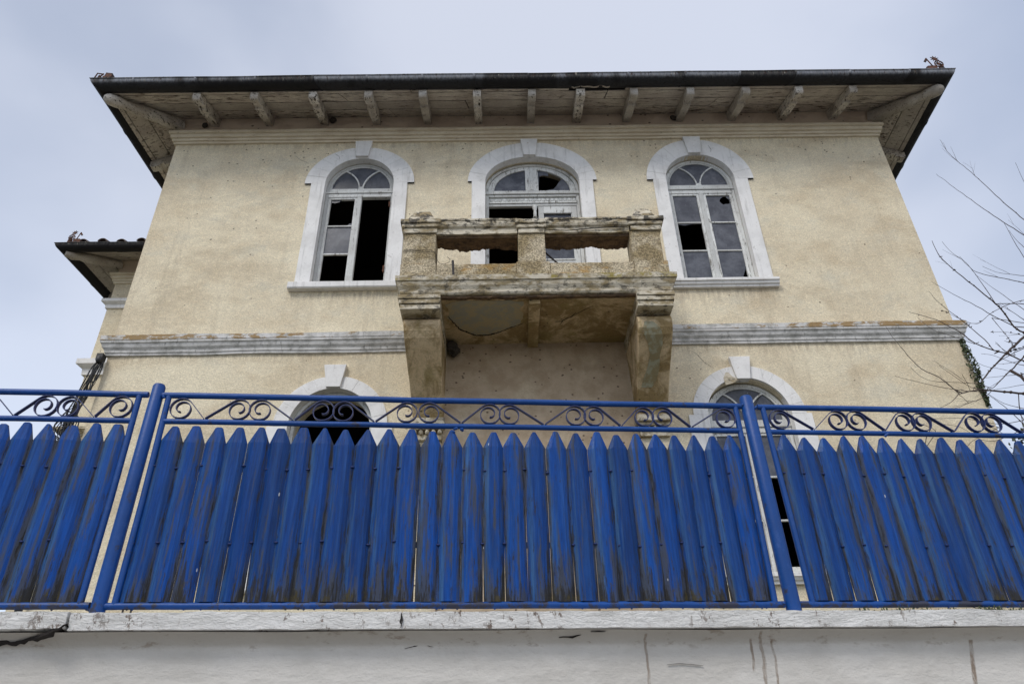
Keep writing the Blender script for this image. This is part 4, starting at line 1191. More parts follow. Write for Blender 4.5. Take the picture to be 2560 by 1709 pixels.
# ================================================================ set-back left wing
WY = 13.05
WPL = [(-8.69 + KX*6, WY+6), (-8.69, WY), (-4.9, WY)]
wing = obj('wing', MB().hexa([(-8.69, WY, 2.2), (-5.55, WY, 2.2), (-5.2, WY+6, 2.2), (-8.69+KX*6, WY+6, 2.2)],
                              [(-8.69, WY, 12.06), (-5.55, WY, 12.06), (-5.2, WY+6, 12.06), (-8.69+KX*6, WY+6, 12.06)]), 'plaster', villa, label='set-back left wing of the villa')
obj('cornice', sweep(cor, WPL, segs=[4, 10]), 'cornice_paint', wing)
obj('frieze', sweep([(-.02, 11.66), (.012, 11.70), (.016, 12.05), (-.02, 12.05)], WPL), 'aged_plaster', wing)
def wband(zt, h, o): return [(-.01, zt-h), (o*.3, zt-h), (o*.35, zt-h*.62), (o*.8, zt-h*.45), (o*.85, zt-h*.4), (o, zt-h*.38), (o, zt-.01), (-.01, zt)]
obj('string_course', sweep(wband(10.95, .22, .11), WPL, segs=[4, 10]), 'white_trim', wing)
obj('string_course', sweep(wband(9.39, .34, .16), WPL, segs=[4, 10]), 'white_trim', wing)
obj('string_course', sweep(wband(7.83, .16, .17), WPL, segs=[4, 10]), 'old_concrete', wing)
obj('soffit', sweep([(0, Z0+.05), (.70, Z0+.05-SL*.70), (.70, Z0+.07-SL*.70), (0, Z0+.07)], WPL), 'dark_wood', wing)
for o0, o1 in [(.014, .23), (.244, .46), (.474, .70)]:
    obj('soffit_board', soffit_board(WPL, 0, o0, o1, 0, 1), 'soffit_paint', wing); obj('soffit_board', soffit_board(WPL, 1, o0, o1, 0, 1), 'soffit_paint', wing)
for x in (-7.75, -6.75): obj('rafter', MB().prism([(WY - o, z) for o, z in rafter_poly(.72)], 'x', x-.067, x+.067, 2).jit(.003, 5), 'rafter_paint', wing, bev=.008)
for y in (WY+.95, WY+1.95, WY+2.95):
    obj('rafter', MB().prism([(-8.69 + KX*(y-WY) - o, z) for o, z in rafter_poly(.72)], 'y', y-.067, y+.067, 2).jit(.003, 5), 'rafter_paint', wing, bev=.008)
a = Vector((-8.69, WY, Z0-.15)); tp = off_path(WPL, .76)[1]
mb = MB().tube([a, a.lerp(Vector((tp.x, tp.y, Z0-SL*.76-.10)), .66), a.lerp(Vector((tp.x, tp.y, Z0-SL*.76-.10)), .74), a.lerp(Vector((tp.x, tp.y, Z0-SL*.76-.10)), .88), Vector((tp.x, tp.y, Z0-SL*.76-.10))], [.10, .10, .08, .11, .07], 12)
obj('hip_rafter', mb, 'rafter_paint', wing, smooth=True)
eave_gutter(WPL, [[0, .2, .35, .5, .65, .8, 1], [0, .24, .50, .75, 1]], wing, 11.832, .800, .130, 9)
obj('fascia', sweep([(.68, 11.84), (.66, 11.84), (.66, 11.95), (.68, 11.95)], WPL), 'dark_wood', wing)
A_, B_ = off_path(WPL, .80), off_path(WPL, -3.2)
mb = MB().add([(p.x, p.y, 11.90) for p in A_] + [(p.x, p.y, 13.4) for p in B_] + [(p.x, p.y, 11.86) for p in A_] + [(p.x, p.y, 13.36) for p in B_],
              [(0, 1, 4, 3), (1, 2, 5, 4), (6, 9, 10, 7), (7, 10, 11, 8), (0, 6, 7, 1), (1, 7, 8, 2)])
wroof = obj('roof', mb, 'roof_clay', wing)
for i in range(10):
    x = -9.15 + i * .42 + .05*math.sin(i*3.1)
    mb = MB()
    prof_t = [(x + .10*math.cos(PI*k/8), .085*math.sin(PI*k/8)) for k in range(9)] + [(x + .085*math.cos(PI-PI*k/8), .07*math.sin(PI-PI*k/8)) for k in range(9)]
    y0 = WY - .86; n = len(prof_t); vs = []
    for yy, zz in ((y0, 11.92 + .015*math.sin(i*2.3)), (y0+.6, 12.14)): vs += [(px, yy, zz + pz) for px, pz in prof_t]
    fs = [tuple(range(n)), tuple(range(2*n-1, n-1, -1))] + [(k, (k+1) % n, n+(k+1) % n, n+k) for k in range(n)]
    obj('roof_tile', mb.add(vs, fs), 'roof_clay', villa)
star_ornament((-9.50, WY-.90, 11.88), .33, 1, wing)

# ================================================================ blue picket fence
fence = thing('picket_fence', FT((-.26, 0, 2.40)), 'weathered blue picket fence with scrollwork band standing on the white garden wall', 'fence')
def fobj(name, mb, m, **k): return obj(name, mb.xf(FT), m, fence, **k)
for s, lean, pr_ in ((-2.095, .006, .0375), (1.574, -.02, .0415)):
    mb = MB().tube([(s, 0, 2.38), (s + lean*.5, 0, 3.0), (s + lean, 0, 3.705), (s + lean, 0, 3.718)], [pr_, pr_, pr_-.001, pr_*.8], 18)
    fobj('post', mb, 'blue_metal', smooth=True)
PAN = [(-6.6, -2.186, -.006), (-2.018, 1.473, 0.0), (1.690, 6.6, 0.004)]
for a, b_, dd in PAN:
    def wav(z, r, nm, ext0=0, ext1=0):
        K = 24; pts = [(a-ext0 + (b_+ext1-a+ext0)*k/K, dd, z + noise.noise(Vector((a + k*.35, z, 0)))*.004) for k in range(K+1)]
        fobj(nm, MB().tube(pts, r, 12), 'blue_metal', smooth=True)
    left, right = a < -5, b_ > 6
    wav(3.650, .0185, 'top_rail', 0 if left else .07, 0 if right else .05)
    wav(3.478, .0165, 'middle_rail', .028 if right else 0)
    wav(2.437, .0185, 'bottom_rail', 0 if left else .08, 0 if right else .05)
    for x, hide in ((a, left), (b_, right)):
        if not hide: fobj('stile', MB().tube([(x, dd, 2.437), (x + (-.016 if x == 1.690 else .004), dd, 3.0), (x + (-.036 if x == 1.690 else .0), dd, 3.650)], .0175, 12), 'blue_metal', smooth=True)
    # two bars behind the pickets that the screws go into
    for z in (3.195, 2.765): fobj('backing_bar', MB().box(a, b_, dd+.020, dd+.032, z-.016, z+.016), 'blue_metal')
PK = [-3.02, -2.894, -2.766, -2.647, -2.507, -2.377, -2.256] + \
     [-1.943, -1.81, -1.691, -1.572, -1.447, -1.322, -1.201, -1.074, -.95, -.827, -.693, -.564, -.44, -.32, -.191, -.074, .048, .177, .307, .432, .561, .686, .805, .931, 1.055, 1.158, 1.291, 1.395] + \
     [1.747, 1.876, 2.006, 2.131, 2.262, 2.395, 2.509, 2.642, 2.776, 2.911, 3.04, 3.17, 3.294]
PK = [-6.5 + .125*i for i in range(28)] + PK + [3.42 + .125*i for i in range(26)]
rp = random.Random(12)
for i, s in enumerate(PK):
    l = PK[i-1] if i and s - PK[i-1] < .17 else s - .124
    r = PK[i+1] if i+1 < len(PK) and PK[i+1] - s < .17 else s + .124
    gl, gr = rp.choice((0, 0, 0, 0, 0, 0, .002)), 0
    xl, xr = (s + l)/2 + gl + .0002, (s + r)/2 - .0002
    twist = rp.uniform(-.002, .002); lean = 0.0
    zt = 3.446 + rp.uniform(-.012, .010); zv = 3.346 + rp.uniform(-.008, .006)
    tw = rp.uniform(.005, .014) * (1.6 if s < -.9 else 1.0)
    c = (xl + xr) / 2 + rp.uniform(-.006, .006); hwp = (xr - xl) / 2
    # plank section: raised middle, bevelled flanks
    prof_x = [xl, c - hwp*.46, c + hwp*.44, xr]
    fr = [.004, -.017, -.017, .004]; bk = .010
    rows_ = []
    zs_ = [2.452 + rp.uniform(-.003, .003), 2.75, 3.05, zv, None]
    vs = []; K = 12
    for zi, z in enumerate([2.453 + rp.uniform(-.002, .003), 2.75, 3.05, zv]):
        k_ = (z - 2.45)
        for j, (x, f) in enumerate(zip(prof_x, fr)):
            vs.append((x + lean*k_ - (gl*1.2*(1-k_) if j == 0 else 0)*0, f + noise.noise(Vector((x*9, z*2, 0)))*.003, z))
        for x in (prof_x[3], prof_x[0]): vs.append((x + lean*k_, bk, z))
    # bottom taper opens a slit between some planks
    if rp.random() < .24:
        t_ = rp.uniform(.004, .009)
        for q in (0, 5): vs[q] = (vs[q][0] + t_, vs[q][1], vs[q][2])
    if rp.random() < .15:
        t_ = rp.uniform(.002, .005)
        for q in (6, 11): vs[q] = (vs[q][0] + t_, vs[q][1], vs[q][2])
    # pointed head
    hz = zt
    head = [(c - tw - .004, -.006), (c - tw*.7, -.009), (c + tw*.7, -.009), (c + tw + .004, -.006)]
    for x, f in head: vs.append((x + lean, f, hz - (.004 if abs(x-c) > tw else 0)))
    vs.append((c + tw + .004 + lean, bk, hz - .004)); vs.append((c - tw - .004 + lean, bk, hz - .004))
    fs = [(5, 4, 3, 2, 1, 0), (24, 25, 26, 27, 28, 29)]
    for k in range(4):
        for j in range(6): l_ = (j+1) % 6; fs.append((k*6+j, k*6+l_, (k+1)*6+l_, (k+1)*6+j))
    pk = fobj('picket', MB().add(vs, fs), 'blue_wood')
    if -3.1 < s < 3.5:
        for z in (3.195 + rp.uniform(-.012, .012), 2.765 + rp.uniform(-.012, .012)):
            if rp.random() < .3: continue
            xx = xl + .004 if rp.random() < .55 else c + rp.uniform(-.012, .012); d_ = -.006 if xx == xl + .004 else -.024
            mb = MB().ball((xl + rp.uniform(-.006, .012), -.004, z), .011, .007, .0055, 8, 5); mb.xf(FT); obj('screw_head', mb, 'scroll_metal', pk)
# scroll band: flat bars running from a foot on the middle rail over into a spiral
VV = [-2.857, -2.408, -1.782, -1.264, -.785, -.267, .242, .721, 1.165, 1.96, 2.428, 2.889, 3.356]
CC = [(-2.70, -2.857), (-2.569, -2.408), (-2.276, -2.408), (-1.927, -1.782), (-1.593, -1.782), (-1.469, -1.264), (-1.10, -1.264), (-.976, -.785), (-.599, -.785), (-.461, -.267),
      (-.093, -.267), (.030, .242), (.439, .242), (.557, .721), (.869, .721), (.992, 1.165), (1.392, 1.165), (1.749, 1.96), (2.128, 1.96), (2.257, 2.428), (2.579, 2.428), (2.694, 2.889), (3.048, 2.889), (3.173, 3.356),
      (3.52, 3.356), (3.65, 3.83), (3.98, 3.83), (4.11, 4.30), (-3.02, -2.857), (-3.15, -3.34), (-3.48, -3.34), (-3.61, -3.82), (-3.95, -3.82)]
for ci, (cxx, vx) in enumerate(CC):
    sg = 1 if vx < cxx else -1                       # foot lies to the left (sg=1) or right of the spiral
    rq = random.Random(ci); R0 = .0655 + rq.uniform(-.002, .001); zc = 3.497 + R0 + .0015
    pts = []
    # straight from foot, tangent to circle at about 125 degrees
    foot = Vector((vx + sg*.004, 3.499)); C_ = Vector((cxx, zc)); dv_ = C_ - foot; D = dv_.length
    base = math.atan2(dv_.y, dv_.x*sg); phi = math.asin(min(.99, R0/D)); ang = base + phi      # tangent passing above
    tl_ = math.sqrt(D*D - R0*R0); tang = Vector((foot.x + sg*tl_*math.cos(ang), foot.y + tl_*math.sin(ang)))
    for k in range(5): pts.append(foot.lerp(tang, k/5))
    t0 = math.atan2(tang.y - C_.y, (tang.x - C_.x)*sg)
    T = 2*PI*1.62 + rq.uniform(-.25, .3); N = 34
    for k in range(N+1):
        t = t0 - T*k/N; rr = R0*(1 - .74*max(0, k/N - .42)/.58)
        pts.append(Vector((C_.x + sg*rr*math.cos(t), C_.y + rr*math.sin(t) + (-.012)*max(0, k/N-.6))))
    th = .0022; vs = []; tl2 = rq.uniform(-.004, .004)
    for i, p in enumerate(pts):
        d = (pts[min(i+1, len(pts)-1)] - pts[max(0, i-1)]).normalized(); nn = Vector((-d.y, d.x))*th
        for q, yy in ((nn, -.013), (nn, .013), (-nn, .013), (-nn, -.013)): vs.append((p.x + q.x, yy + tl2, p.y + q.y))
    m_ = len(pts); fs = [(0, 1, 2, 3), tuple((m_-1)*4+q for q in (3, 2, 1, 0))] + [(k*4+j, k*4+(j+1) % 4, (k+1)*4+(j+1) % 4, (k+1)*4+j) for k in range(m_-1) for j in range(4)]
    fobj('scroll', MB().add(vs, fs), 'scroll_metal')
# weld beads and scabs
rw = random.Random(3)
mb = MB()
for s, z in ((-2.135, 2.437), (-2.05, 2.437), (1.52, 2.437), (1.60, 2.437), (-2.05, 3.645), (1.60, 3.64), (1.515, 3.65), (-.267, 3.47), (-.30, 3.455), (2.42, 3.463)):
    for k in range(3): mb.ball((s + rw.uniform(-.012, .012), rw.uniform(-.02, .0), z + rw.uniform(-.02, .006)), .010, .010, .009, 7, 5)
for k in range(46):
    s = rw.uniform(-3.2, 3.6); mb.ball((s, rw.uniform(-.006, .006), 2.4195), .006, .006, .005, 6, 4)
fobj('weld_beads', mb, 'blue_metal', smooth=True)['kind'] = 'stuff'
# small metal feet between rail and coping
for s in (-1.97, -1.93, 3.0): fobj('foot_pin', MB().tube([(s, 0, 2.37), (s, 0, 2.43)], .005, 8), 'dark_steel')

# ================================================================ bare tree at the right
tree = thing('bare_tree', (8.6, 6.4, 2.34), 'leafless tree reaching thin dark budding branches in front of the right corner of the villa', 'tree')
TR = [(0.02,[(5.97,6.6,5.9),(5.65,6.6,5.67),(5.33,6.58,5.43),(5.07,6.54,5.22),(4.91,6.5,5.07)]),
(0.013,[(5.86,6.6,5.65),(5.55,6.6,5.42),(5.27,6.58,5.2),(5.03,6.55,5.02)]),
(0.015,[(5.32,6.3,4.79),(5.14,6.31,4.83),(4.84,6.31,4.87),(4.72,6.28,4.87),(4.56,6.24,4.83),(4.42,6.2,4.78)]),
(0.006,[(4.42,6.2,4.79),(4.3,6.21,4.97),(4.17,6.25,5.1),(4.09,6.29,5.33),(4.05,6.33,5.53),(4.04,6.37,5.68)]),
(0.005,[(4.42,6.2,4.79),(4.3,6.18,4.69),(4.13,6.17,4.61)]),
(0.005,[(4.8,6.25,4.84),(4.55,6.24,4.83),(4.22,6.25,4.91),(3.98,6.28,5.01),(3.93,6.32,5.06)]),
(0.004,[(4.84,6.3,4.89),(4.67,6.27,4.93),(4.45,6.25,4.94),(4.25,6.26,4.96),(4.16,6.29,5.04),(4.12,6.32,5.15)]),
(0.003,[(4.61,6.3,4.86),(4.58,6.26,4.94),(4.53,6.21,5.01)]),
(0.004,[(4.74,6.3,4.88),(4.61,6.27,4.89),(4.47,6.25,5.01),(4.37,6.26,5.14)]),
(0.01,[(5.62,6.5,5.22),(5.44,6.49,5.3),(5.32,6.5,5.39),(5.2,6.52,5.46),(5.06,6.56,5.57),(4.99,6.61,5.74),(4.89,6.65,5.88),(4.76,6.68,5.99),(4.56,6.69,6.08)]),
(0.006,[(5.18,6.5,5.44),(5.15,6.53,5.6),(5.05,6.54,5.79),(4.92,6.53,5.95),(4.81,6.51,6.07),(4.72,6.47,6.2)]),
(0.004,[(4.93,6.4,5.47),(4.68,6.4,5.59),(4.55,6.41,5.66),(4.47,6.45,5.84)]),
(0.012,[(5.91,6.7,5.62),(5.76,6.71,5.79),(5.68,6.7,5.87),(5.6,6.67,6.09),(5.53,6.63,6.13),(5.41,6.58,6.23),(5.26,6.54,6.38),(5.13,6.52,6.55),(5.03,6.51,6.75),(5.03,6.52,6.96)]),
(0.006,[(5.68,6.7,5.87),(5.47,6.67,6.0),(5.3,6.63,6.11),(5.07,6.59,6.24),(4.85,6.55,6.39)]),
(0.005,[(5.59,6.7,6.18),(5.56,6.71,6.4),(5.51,6.7,6.6),(5.44,6.67,6.73),(5.36,6.63,6.81)]),
(0.006,[(6.33,6.8,6.47),(6.08,6.76,6.51),(5.83,6.71,6.54),(5.59,6.68,6.58),(5.47,6.66,6.63),(5.39,6.66,6.79),(5.33,6.69,6.93),(5.3,6.72,7.11)]),
(0.005,[(5.59,6.8,6.67),(5.68,6.78,6.49),(5.76,6.74,6.32),(5.88,6.7,6.09),(5.91,6.66,5.98)]),
(0.006,[(5.99,6.7,5.82),(5.8,6.67,5.94),(5.68,6.63,6.01),(5.52,6.59,6.1)]),
(0.005,[(6.17,6.7,6.24),(5.94,6.71,6.23),(5.67,6.7,6.14),(5.42,6.67,6.0),(5.26,6.63,5.88),(5.13,6.59,5.85),(5.01,6.55,5.88),(4.82,6.52,5.98)]),
(0.006,[(6.33,6.8,6.47),(6.23,6.76,6.9),(6.16,6.71,7.09),(6.13,6.68,7.29),(6.11,6.66,7.34)]),
(0.007,[(6.75,6.9,7.19),(6.59,6.89,7.58),(6.43,6.91,7.96),(6.29,6.94,8.4),(6.13,6.98,8.84),(6.12,7.02,9.17)]),
(0.007,[(6.71,6.9,7.11),(6.49,6.89,7.34),(6.33,6.91,7.57),(6.19,6.94,7.82),(6.01,6.98,8.18),(5.85,7.02,8.52)]),
(0.005,[(6.86,6.9,7.86),(6.82,6.86,8.22),(6.79,6.81,8.5)]),
(0.004,[(5.86,6.6,5.65),(5.69,6.64,5.71),(5.56,6.69,5.79),(5.4,6.72,5.81)]),
(0.005,[(5.71,6.6,5.29),(5.54,6.64,5.34),(5.42,6.66,5.4),(5.27,6.66,5.48),(5.14,6.64,5.49)]),
(0.004,[(5.55,6.5,5.05),(5.4,6.53,5.15),(5.25,6.57,5.25),(5.09,6.61,5.32),(5.03,6.65,5.43)]),
(0.004,[(5.56,6.5,5.08),(5.36,6.53,5.05),(5.16,6.57,5.03),(5.04,6.61,5.03)]),
(0.004,[(4.83,6.3,4.87),(4.7,6.27,4.78),(4.46,6.25,4.69),(4.34,6.26,4.65)]),
(0.005,[(4.75,6.3,4.86),(4.83,6.31,4.77),(4.93,6.33,4.67),(5.05,6.37,4.53)]),
(0.005,[(4.78,6.3,4.83),(4.9,6.31,4.73),(5.09,6.33,4.68),(5.27,6.37,4.68)]),
(0.004,[(5.6,6.6,5.54),(5.51,6.64,5.53),(5.45,6.69,5.5)]),
(0.004,[(5.45,6.6,5.42),(5.52,6.64,5.59),(5.53,6.69,5.78),(5.49,6.72,6.0)]),
(0.004,[(6.16,6.8,6.64),(6.02,6.82,6.68),(5.86,6.82,6.72),(5.72,6.8,6.79)]),
(0.004,[(6.33,6.8,7.07),(6.3,6.82,7.2),(6.27,6.82,7.35)]),
(0.004,[(5.3,6.4,5.1),(5.06,6.4,5.08),(4.89,6.41,5.07)]),
(0.005,[(4.96,6.6,5.11),(5.21,6.64,5.33),(5.44,6.66,5.47),(5.64,6.66,5.56)]),
(0.004,[(4.78,6.0,4.4),(4.52,5.99,4.36),(4.19,5.96,4.41),(3.88,5.92,4.39)]),
(0.004,[(4.52,6.0,4.33),(4.21,5.99,4.19),(4.09,5.96,4.07)]),
(0.004,[(3.57,6.0,4.51),(3.78,5.99,4.38),(3.9,5.96,4.29),(3.72,5.92,4.1)]),
(0.004,[(4.74,6.0,4.31),(4.37,5.99,4.19),(4.14,5.96,4.32),(3.93,5.92,4.34)])]
def tw(mb, p, d, L, r, rt, lvl):
    n = max(3, int(L/.07)); pts = [p.copy()]; dd = d.copy()
    for i in range(n):
        dd = (dd + Vector((rt.uniform(-.13, .13), rt.uniform(-.13, .13), rt.uniform(-.10, .13)))).normalized(); pts.append(pts[-1] + dd*(L/n))
    mb.tube(pts, r, 5, r*.35)
    for q in pts[1:]:
        if rt.random() < .4: mb.ball(q, r*1.1, r*1.1, r*1.5, 5, 4)
    if lvl > 0:
        for q in pts[1:-1]:
            if rt.random() < .35: tw(mb, q, (dd + Vector((rt.uniform(-.9, .9), rt.uniform(-.5, .5), rt.uniform(-.5, .8)))).normalized(), L*.45, r*.6, rt, lvl-1)
rt = random.Random(4)
mbt = MB().tube([(8.6, 6.4, 2.2), (8.55, 6.42, 3.0), (8.45, 6.45, 3.8), (8.35, 6.5, 4.6), (8.1, 6.55, 5.4), (7.9, 6.6, 6.2), (7.75, 6.65, 7.0)], [.15, .13, .12, .105, .09, .07, .05], 14)
mbt.jit(.012, 3); obj('trunk', mbt, 'bark', tree, smooth=True)
JP = []
for bi, (r, pts) in enumerate(TR):
    P = [Vector(p) for p in pts]
    # Catmull-like refinement with small kinks at the buds
    fine = []
    for i in range(len(P)-1):
        p0, p1, p2, p3 = P[max(0, i-1)], P[i], P[i+1], P[min(len(P)-1, i+2)]
        K = max(3, int((p2-p1).length/.06))
        for k in range(K):
            t = k/K
            q = .5*((2*p1) + (p2-p0)*t + (2*p0-5*p1+4*p2-p3)*t*t + (3*p1-p0-3*p2+p3)*t*t*t)
            fine.append(q + Vector((rt.uniform(-1, 1), rt.uniform(-1, 1), rt.uniform(-1, 1)))*min(.004, r*.5))
    fine.append(P[-1])
    thick0 = P[0].x > P[-1].x                              # branches run outwards to the left
    r = r*.85
    N = len(fine)
    rad = [max(.0018, r*(1 - .72*k/(N-1)) if thick0 else r*(.3 + .7*k/(N-1))) for k in range(N)]
    mb = MB()
    e, er = (fine[0], rad[0]) if fine[0].x > fine[-1].x else (fine[-1], rad[-1])      # the end nearer the trunk
    near = min(JP, key=lambda q: (q - e).length + (0 if q.x >= e.x - .05 else .6)) if JP else None
    if near is None or (near - e).length > 1.1 or e.x > 5.45:
        near = Vector((8.05 + (6.0 - min(6.9, max(4.0, e.z - .5)))*.12, 6.55, min(6.9, max(4.0, e.z - .5 + rt.uniform(-.3, .2)))))
    if (near - e).length > .03:
        K = max(3, int((near - e).length/.25)); er = max(er, .0035)
        pre = [near.lerp(e, k/K) + (Vector((rt.uniform(-1, 1), rt.uniform(-1, 1), rt.uniform(-1, 1)))*.03 if 0 < k < K else Vector((0, 0, 0))) for k in range(K+1)]
        grow = 1 + .45*(near - e).length
        mb.tube(pre, [er*(grow + (1-grow)*k/K) for k in range(K+1)], 7); JP += pre[1:]
    JP += fine[::2]
    mb.tube(fine, rad, 7)
    for k in range(2, N-1):
        if rt.random() < .28: mb.ball(fine[k], rad[k]*1.7, rad[k]*1.7, rad[k]*1.6, 6, 4)
    dmean = (fine[-1]-fine[0]).normalized() * (1 if thick0 else -1)
    for k in range(3, N-3):
        if rt.random() < (.09 if fine[k].x > 4.3 else .015):
            d = (dmean + Vector((rt.uniform(-.5, .5), rt.uniform(-.3, .3), rt.uniform(-.2, .9)))).normalized()
            tw(mb, fine[k], d, rt.uniform(.15, .4), max(.0022, rad[k]*.45), rt, 1)
    br = obj('branch', mb, 'bark', tree)
# the rest of the crown, beyond the right edge of the photograph
for k in range(16):
    z = 4.6 + k*.16; base = Vector((8.05 + (6.0-z)*.12 + .05, 6.58, z)); a = rt.uniform(-1.2, 1.4)
    d = Vector((math.cos(a), math.sin(a), rt.uniform(.35, 1.1))).normalized()
    mb = MB(); L = rt.uniform(1.3, 2.2); n = 9; q = base.copy(); line_ = [q.copy()]
    for i in range(n):
        d = (d + Vector((rt.uniform(-.15, .15), rt.uniform(-.15, .15), rt.uniform(-.05, .15)))).normalized(); q = q + d*(L/n); line_.append(q.copy())
    mb.tube(line_, .028, 7, .004)
    for q in line_[2:]:
        for t in range(2): tw(mb, q, (d + Vector((rt.uniform(-.8, .8), rt.uniform(-.8, .8), rt.uniform(-.3, .8)))).normalized(), rt.uniform(.4, .8), .006, rt, 1)
    obj('branch', mb, 'bark', tree)
# buds and small leaves opening at the tips of the densest twigs
mb = MB()
for k in range(60):
    r_, pts = TR[rt.choice((0, 9, 12, 18, 30, 31, 10, 23))]
    i = rt.randrange(len(pts)-1); q = Vector(pts[i]).lerp(Vector(pts[i+1]), rt.random())
    if q.x < 4.35: continue
    for j in range(3):
        a = Vector((rt.uniform(-1, 1), rt.uniform(-1, 1), rt.uniform(-.3, 1))).normalized()*.018; b2 = a.cross(Vector((.3, .8, .2))).normalized()*.006
        o_ = q + a*.5
        mb.add([q, o_+b2, q+a*1.2, o_-b2], [(0, 1, 2, 3)])
obj('buds', mb, 'bark', tree)['kind'] = 'stuff'

# ================================================================ ivy, shrub
def leaf_mass(name, pts, rads, n, seed, size=.035, parent=None):
    rl = random.Random(seed); mb = MB()
    for k in range(n):
        i = rl.randrange(len(pts)); c = Vector(pts[i]); r = rads[i]
        d = Vector((rl.gauss(0, 1), rl.gauss(0, 1), rl.gauss(0, 1))).normalized() * r * rl.uniform(.35, 1.05)**.6
        p = c + d; s = size*rl.uniform(.6, 1.3)
        nrm = Vector((rl.uniform(-1, 1), rl.uniform(-1.4, .2), rl.uniform(-.2, 1))).normalized()
        u = nrm.cross(Vector((rl.uniform(-1, 1), rl.uniform(-1, 1), rl.uniform(-1, 1)))).normalized(); v = nrm.cross(u)
        mb.add([p - v*s*.9, p + u*s*.75 - v*s*.2, p + u*s*.45 + v*s*.45, p + v*s*1.1, p - u*s*.45 + v*s*.45, p - u*s*.75 - v*s*.2], [(0, 1, 2, 3), (0, 3, 4, 5)])
    return mb
ivp, ivr = [], []
for t in range(34):
    z = 7.10 - t*.032; ww = .03 + .05*math.sin(PI*min(1, t/28))
    ivp += [(6.745, FY - .02, z), (6.78, FY + .06, z)]; ivr += [ww, ww + .03]
mb = leaf_mass('ivy', ivp, ivr, 950, 8, .022)
ivy = obj('ivy', mb, 'ivy_leaf'); tag(ivy, 'small patch of dark ivy climbing the right corner of the villa under the moulding', 'plant')
shr = thing('shrub', (6.75, 8.1, 2.34), 'dark leafy evergreen shrub behind the right end of the blue fence', 'shrub')
sp_, sr_ = [], []
for k in range(70):
    sp_.append((6.78 + random.uniform(-.42, .65), 8.1 + random.uniform(-.4, .4), 2.9 + 2.35*random.random()**.7)); sr_.append(.20)
sp_ += [(6.6, 8.0, 5.32), (6.9, 8.1, 5.36), (6.4, 8.0, 5.18), (7.1, 8.1, 5.3)]; sr_ += [.12, .12, .12, .14]
sh = leaf_mass('foliage', sp_, sr_, 4200, 5, .032)
o = obj('foliage', sh, 'ivy_leaf', shr); o['kind'] = 'stuff'
mb = MB()
for k in range(9): mb.tube([(6.75 + random.uniform(-.1, .1), 8.1, 2.3), (6.75 + random.uniform(-.3, .3), 8.1 + random.uniform(-.2, .2), 3.6), (6.75 + random.uniform(-.5, .6), 8.1 + random.uniform(-.3, .3), 5.2)], .018, 6, .006)
obj('stem', mb, 'bark', shr)

# ================================================================ cables at the left corner
cab = thing('cable_bundle', (-5.86, 8.93, 7.0), 'tangled black cables hanging in a bundle down the left corner of the villa', 'cable')
rc = random.Random(6)
core = [(-5.765, 8.93, 6.97), (-5.80, 8.92, 6.80), (-5.825, 8.92, 6.62), (-5.85, 8.92, 6.45), (-5.88, 8.92, 6.28), (-5.92, 8.92, 6.08), (-5.93, 8.92, 5.80), (-5.86, 8.93, 5.50), (-5.80, 8.94, 4.9), (-5.80, 8.94, 3.4)]
for k in range(15):
    off = Vector((rc.uniform(-.075, .075), rc.uniform(-.05, .0), 0)); pts = []
    for i, c in enumerate(core):
        w_ = (0.25 if i == 0 else 1.0) * (1.0 if i < 7 else .5)
        pts.append(Vector(c) + off*w_ + Vector((rc.uniform(-.022, .022), rc.uniform(-.02, .02), rc.uniform(-.03, .03))))
    fine = []
    for i in range(len(pts)-1):
        p0, p1, p2, p3 = pts[max(0, i-1)], pts[i], pts[i+1], pts[min(len(pts)-1, i+2)]
        for q in range(6):
            t = q/6; fine.append(.5*((2*p1) + (p2-p0)*t + (2*p0-5*p1+4*p2-p3)*t*t + (3*p1-p0-3*p2+p3)*t*t*t))
    fine.append(pts[-1])
    obj('cable', MB().tube(fine, rc.uniform(.005, .010), 6), 'cable_black', cab)
for k in range(7):       # coils and stray loops
    cc = Vector((-5.93 + rc.uniform(-.05, .08), 8.86 + rc.uniform(-.02, .04), rc.uniform(5.78, 5.95))); R = rc.uniform(.10, .20)
    pts = [cc + Vector((R*.75*math.cos(t), .02*math.sin(3*t+k), R*math.sin(t))) for t in [2*PI*i/22 for i in range(23)]]
    obj('cable', MB().tube(pts, .007, 6), 'cable_black', cab)
for k in range(6):
    z = rc.uniform(5.9, 6.7); x = -5.90; R = rc.uniform(.05, .12); s = rc.choice((-1, 1))
    pts = [Vector((x + s*(.03 + R*math.sin(t)), 8.90, z + R*1.8*math.cos(t))) for t in [PI*i/14 for i in range(15)]]
    obj('cable', MB().tube(pts, .0035, 5), 'cable_black', cab)
obj('bracket', MB().box(-5.83, -5.74, 8.86, 8.96, 6.93, 7.03).ball((-5.78, 8.88, 6.93), .05, .05, .06), 'cable_black', cab)
obj('cable_box', MB().box(-5.86, -5.76, 8.84, 8.93, 5.62, 5.86), 'cable_black', cab, bev=.02)

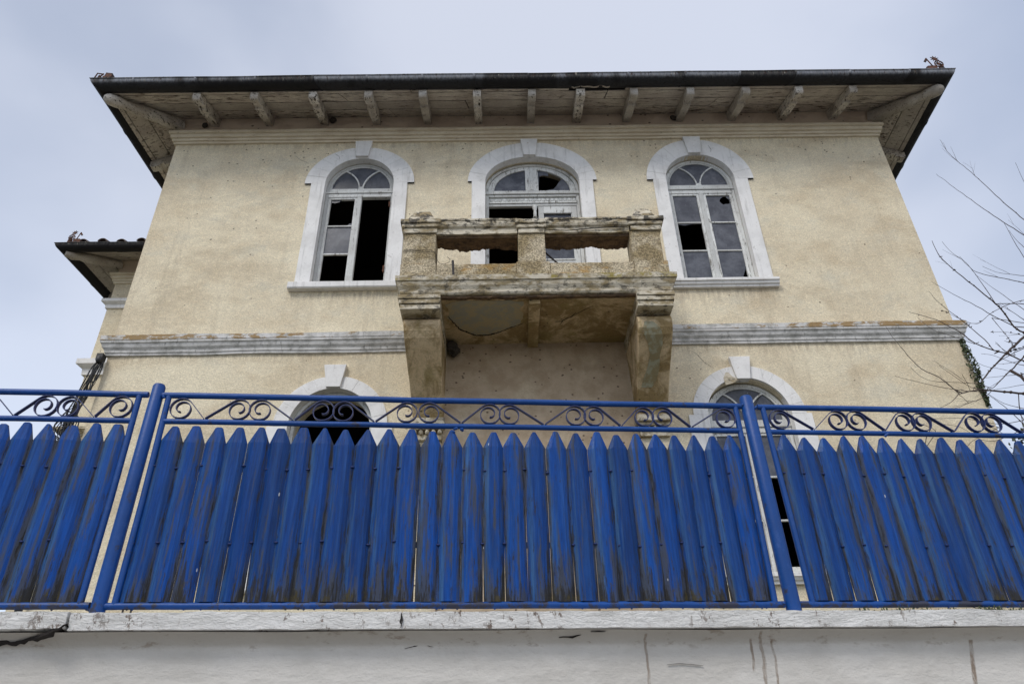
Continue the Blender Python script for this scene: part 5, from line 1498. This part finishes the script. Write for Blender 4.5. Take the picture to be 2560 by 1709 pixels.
# ================================================================ nests, wires, rod
def nest(c, r, lab, s=(1, .8, .8)):
    mb = MB().ball(c, r*s[0], r*s[1], r*s[2], 26, 18); mb.jit(r*.35, 9, c[0]).jit(r*.12, 40, c[0])
    o = obj('mud_nest', mb, 'mud', smooth=True); tag(o, lab, 'nest'); return o
nest((-.735, 8.90, 7.03), .105, 'dark rounded bird nest in the corner under the balcony beside the left corbel', (.95, .9, 1.0))
nest((-5.30, 8.93, 11.83), .055, 'small dark nest beside the first rafter from the left')['group'] = 'bird nests under the eave'
nest((-3.02, 8.94, 11.93), .065, 'small dark nest against the wall just right of the third rafter from the left')['group'] = 'bird nests under the eave'
nest((3.13, 8.93, 11.87), .06, 'small dark nest beside the fourth rafter from the right')['group'] = 'bird nests under the eave'
mb = MB().tube([(.60, 8.06, 8.12), (.88, 7.98, 7.72)], .014, 8)
tag(obj('metal_rod', mb, 'dark_steel'), 'dark metal rod leaning across the right opening of the balcony parapet', 'rod')
mb = MB()
pts = [(-1.372, 7.80, 7.965), (-1.25, 7.797, 7.985), (-1.10, 7.797, 7.975), (-.97, 7.797, 7.955), (-.918, 7.80, 7.93), (-.915, 7.95, 7.80)]
mb.tube(pts, .0028, 6); mb.tube([(x, y-.001, z-.022+.012*math.sin(i*2)) for i, (x, y, z) in enumerate(pts)], .0024, 6)
mb.tube([(-.915, 7.84, 7.93), (-.90, 7.86, 7.84), (-.87, 7.86, 7.78), (-.80, 7.86, 7.765), (-.735, 7.86, 7.80), (-.725, 7.86, 7.85), (-.76, 7.86, 7.89)], .0035, 6)
tag(obj('wire', mb, 'dark_steel'), 'thin dark wire wound round the left pillar of the balcony', 'wire')
# ---- weeds on the coping
mb = MB(); rg = random.Random(2)
for k in range(420):
    s = rg.choice((rg.uniform(1.95, 2.9), rg.uniform(2.2, 3.6), rg.uniform(2.6, 2.75))); h = rg.uniform(.008, .03) * (1.5 if rg.random() < .08 else 1)
    a = rg.uniform(-.012, .012); d = rg.uniform(-.05, .06)
    mb.add([(s, d, 2.39), (s+.005, d, 2.39), (s+.005+a, d+rg.uniform(-.01, .01), 2.39+h), (s+a, d, 2.39+h*.9)], [(0, 1, 2, 3)])
mb.xf(FT); w_ = obj('weeds', mb, 'ivy_leaf'); w_['kind'] = 'stuff'; tag(w_, 'low dark weeds growing along the wall top under the right part of the fence', 'weeds')
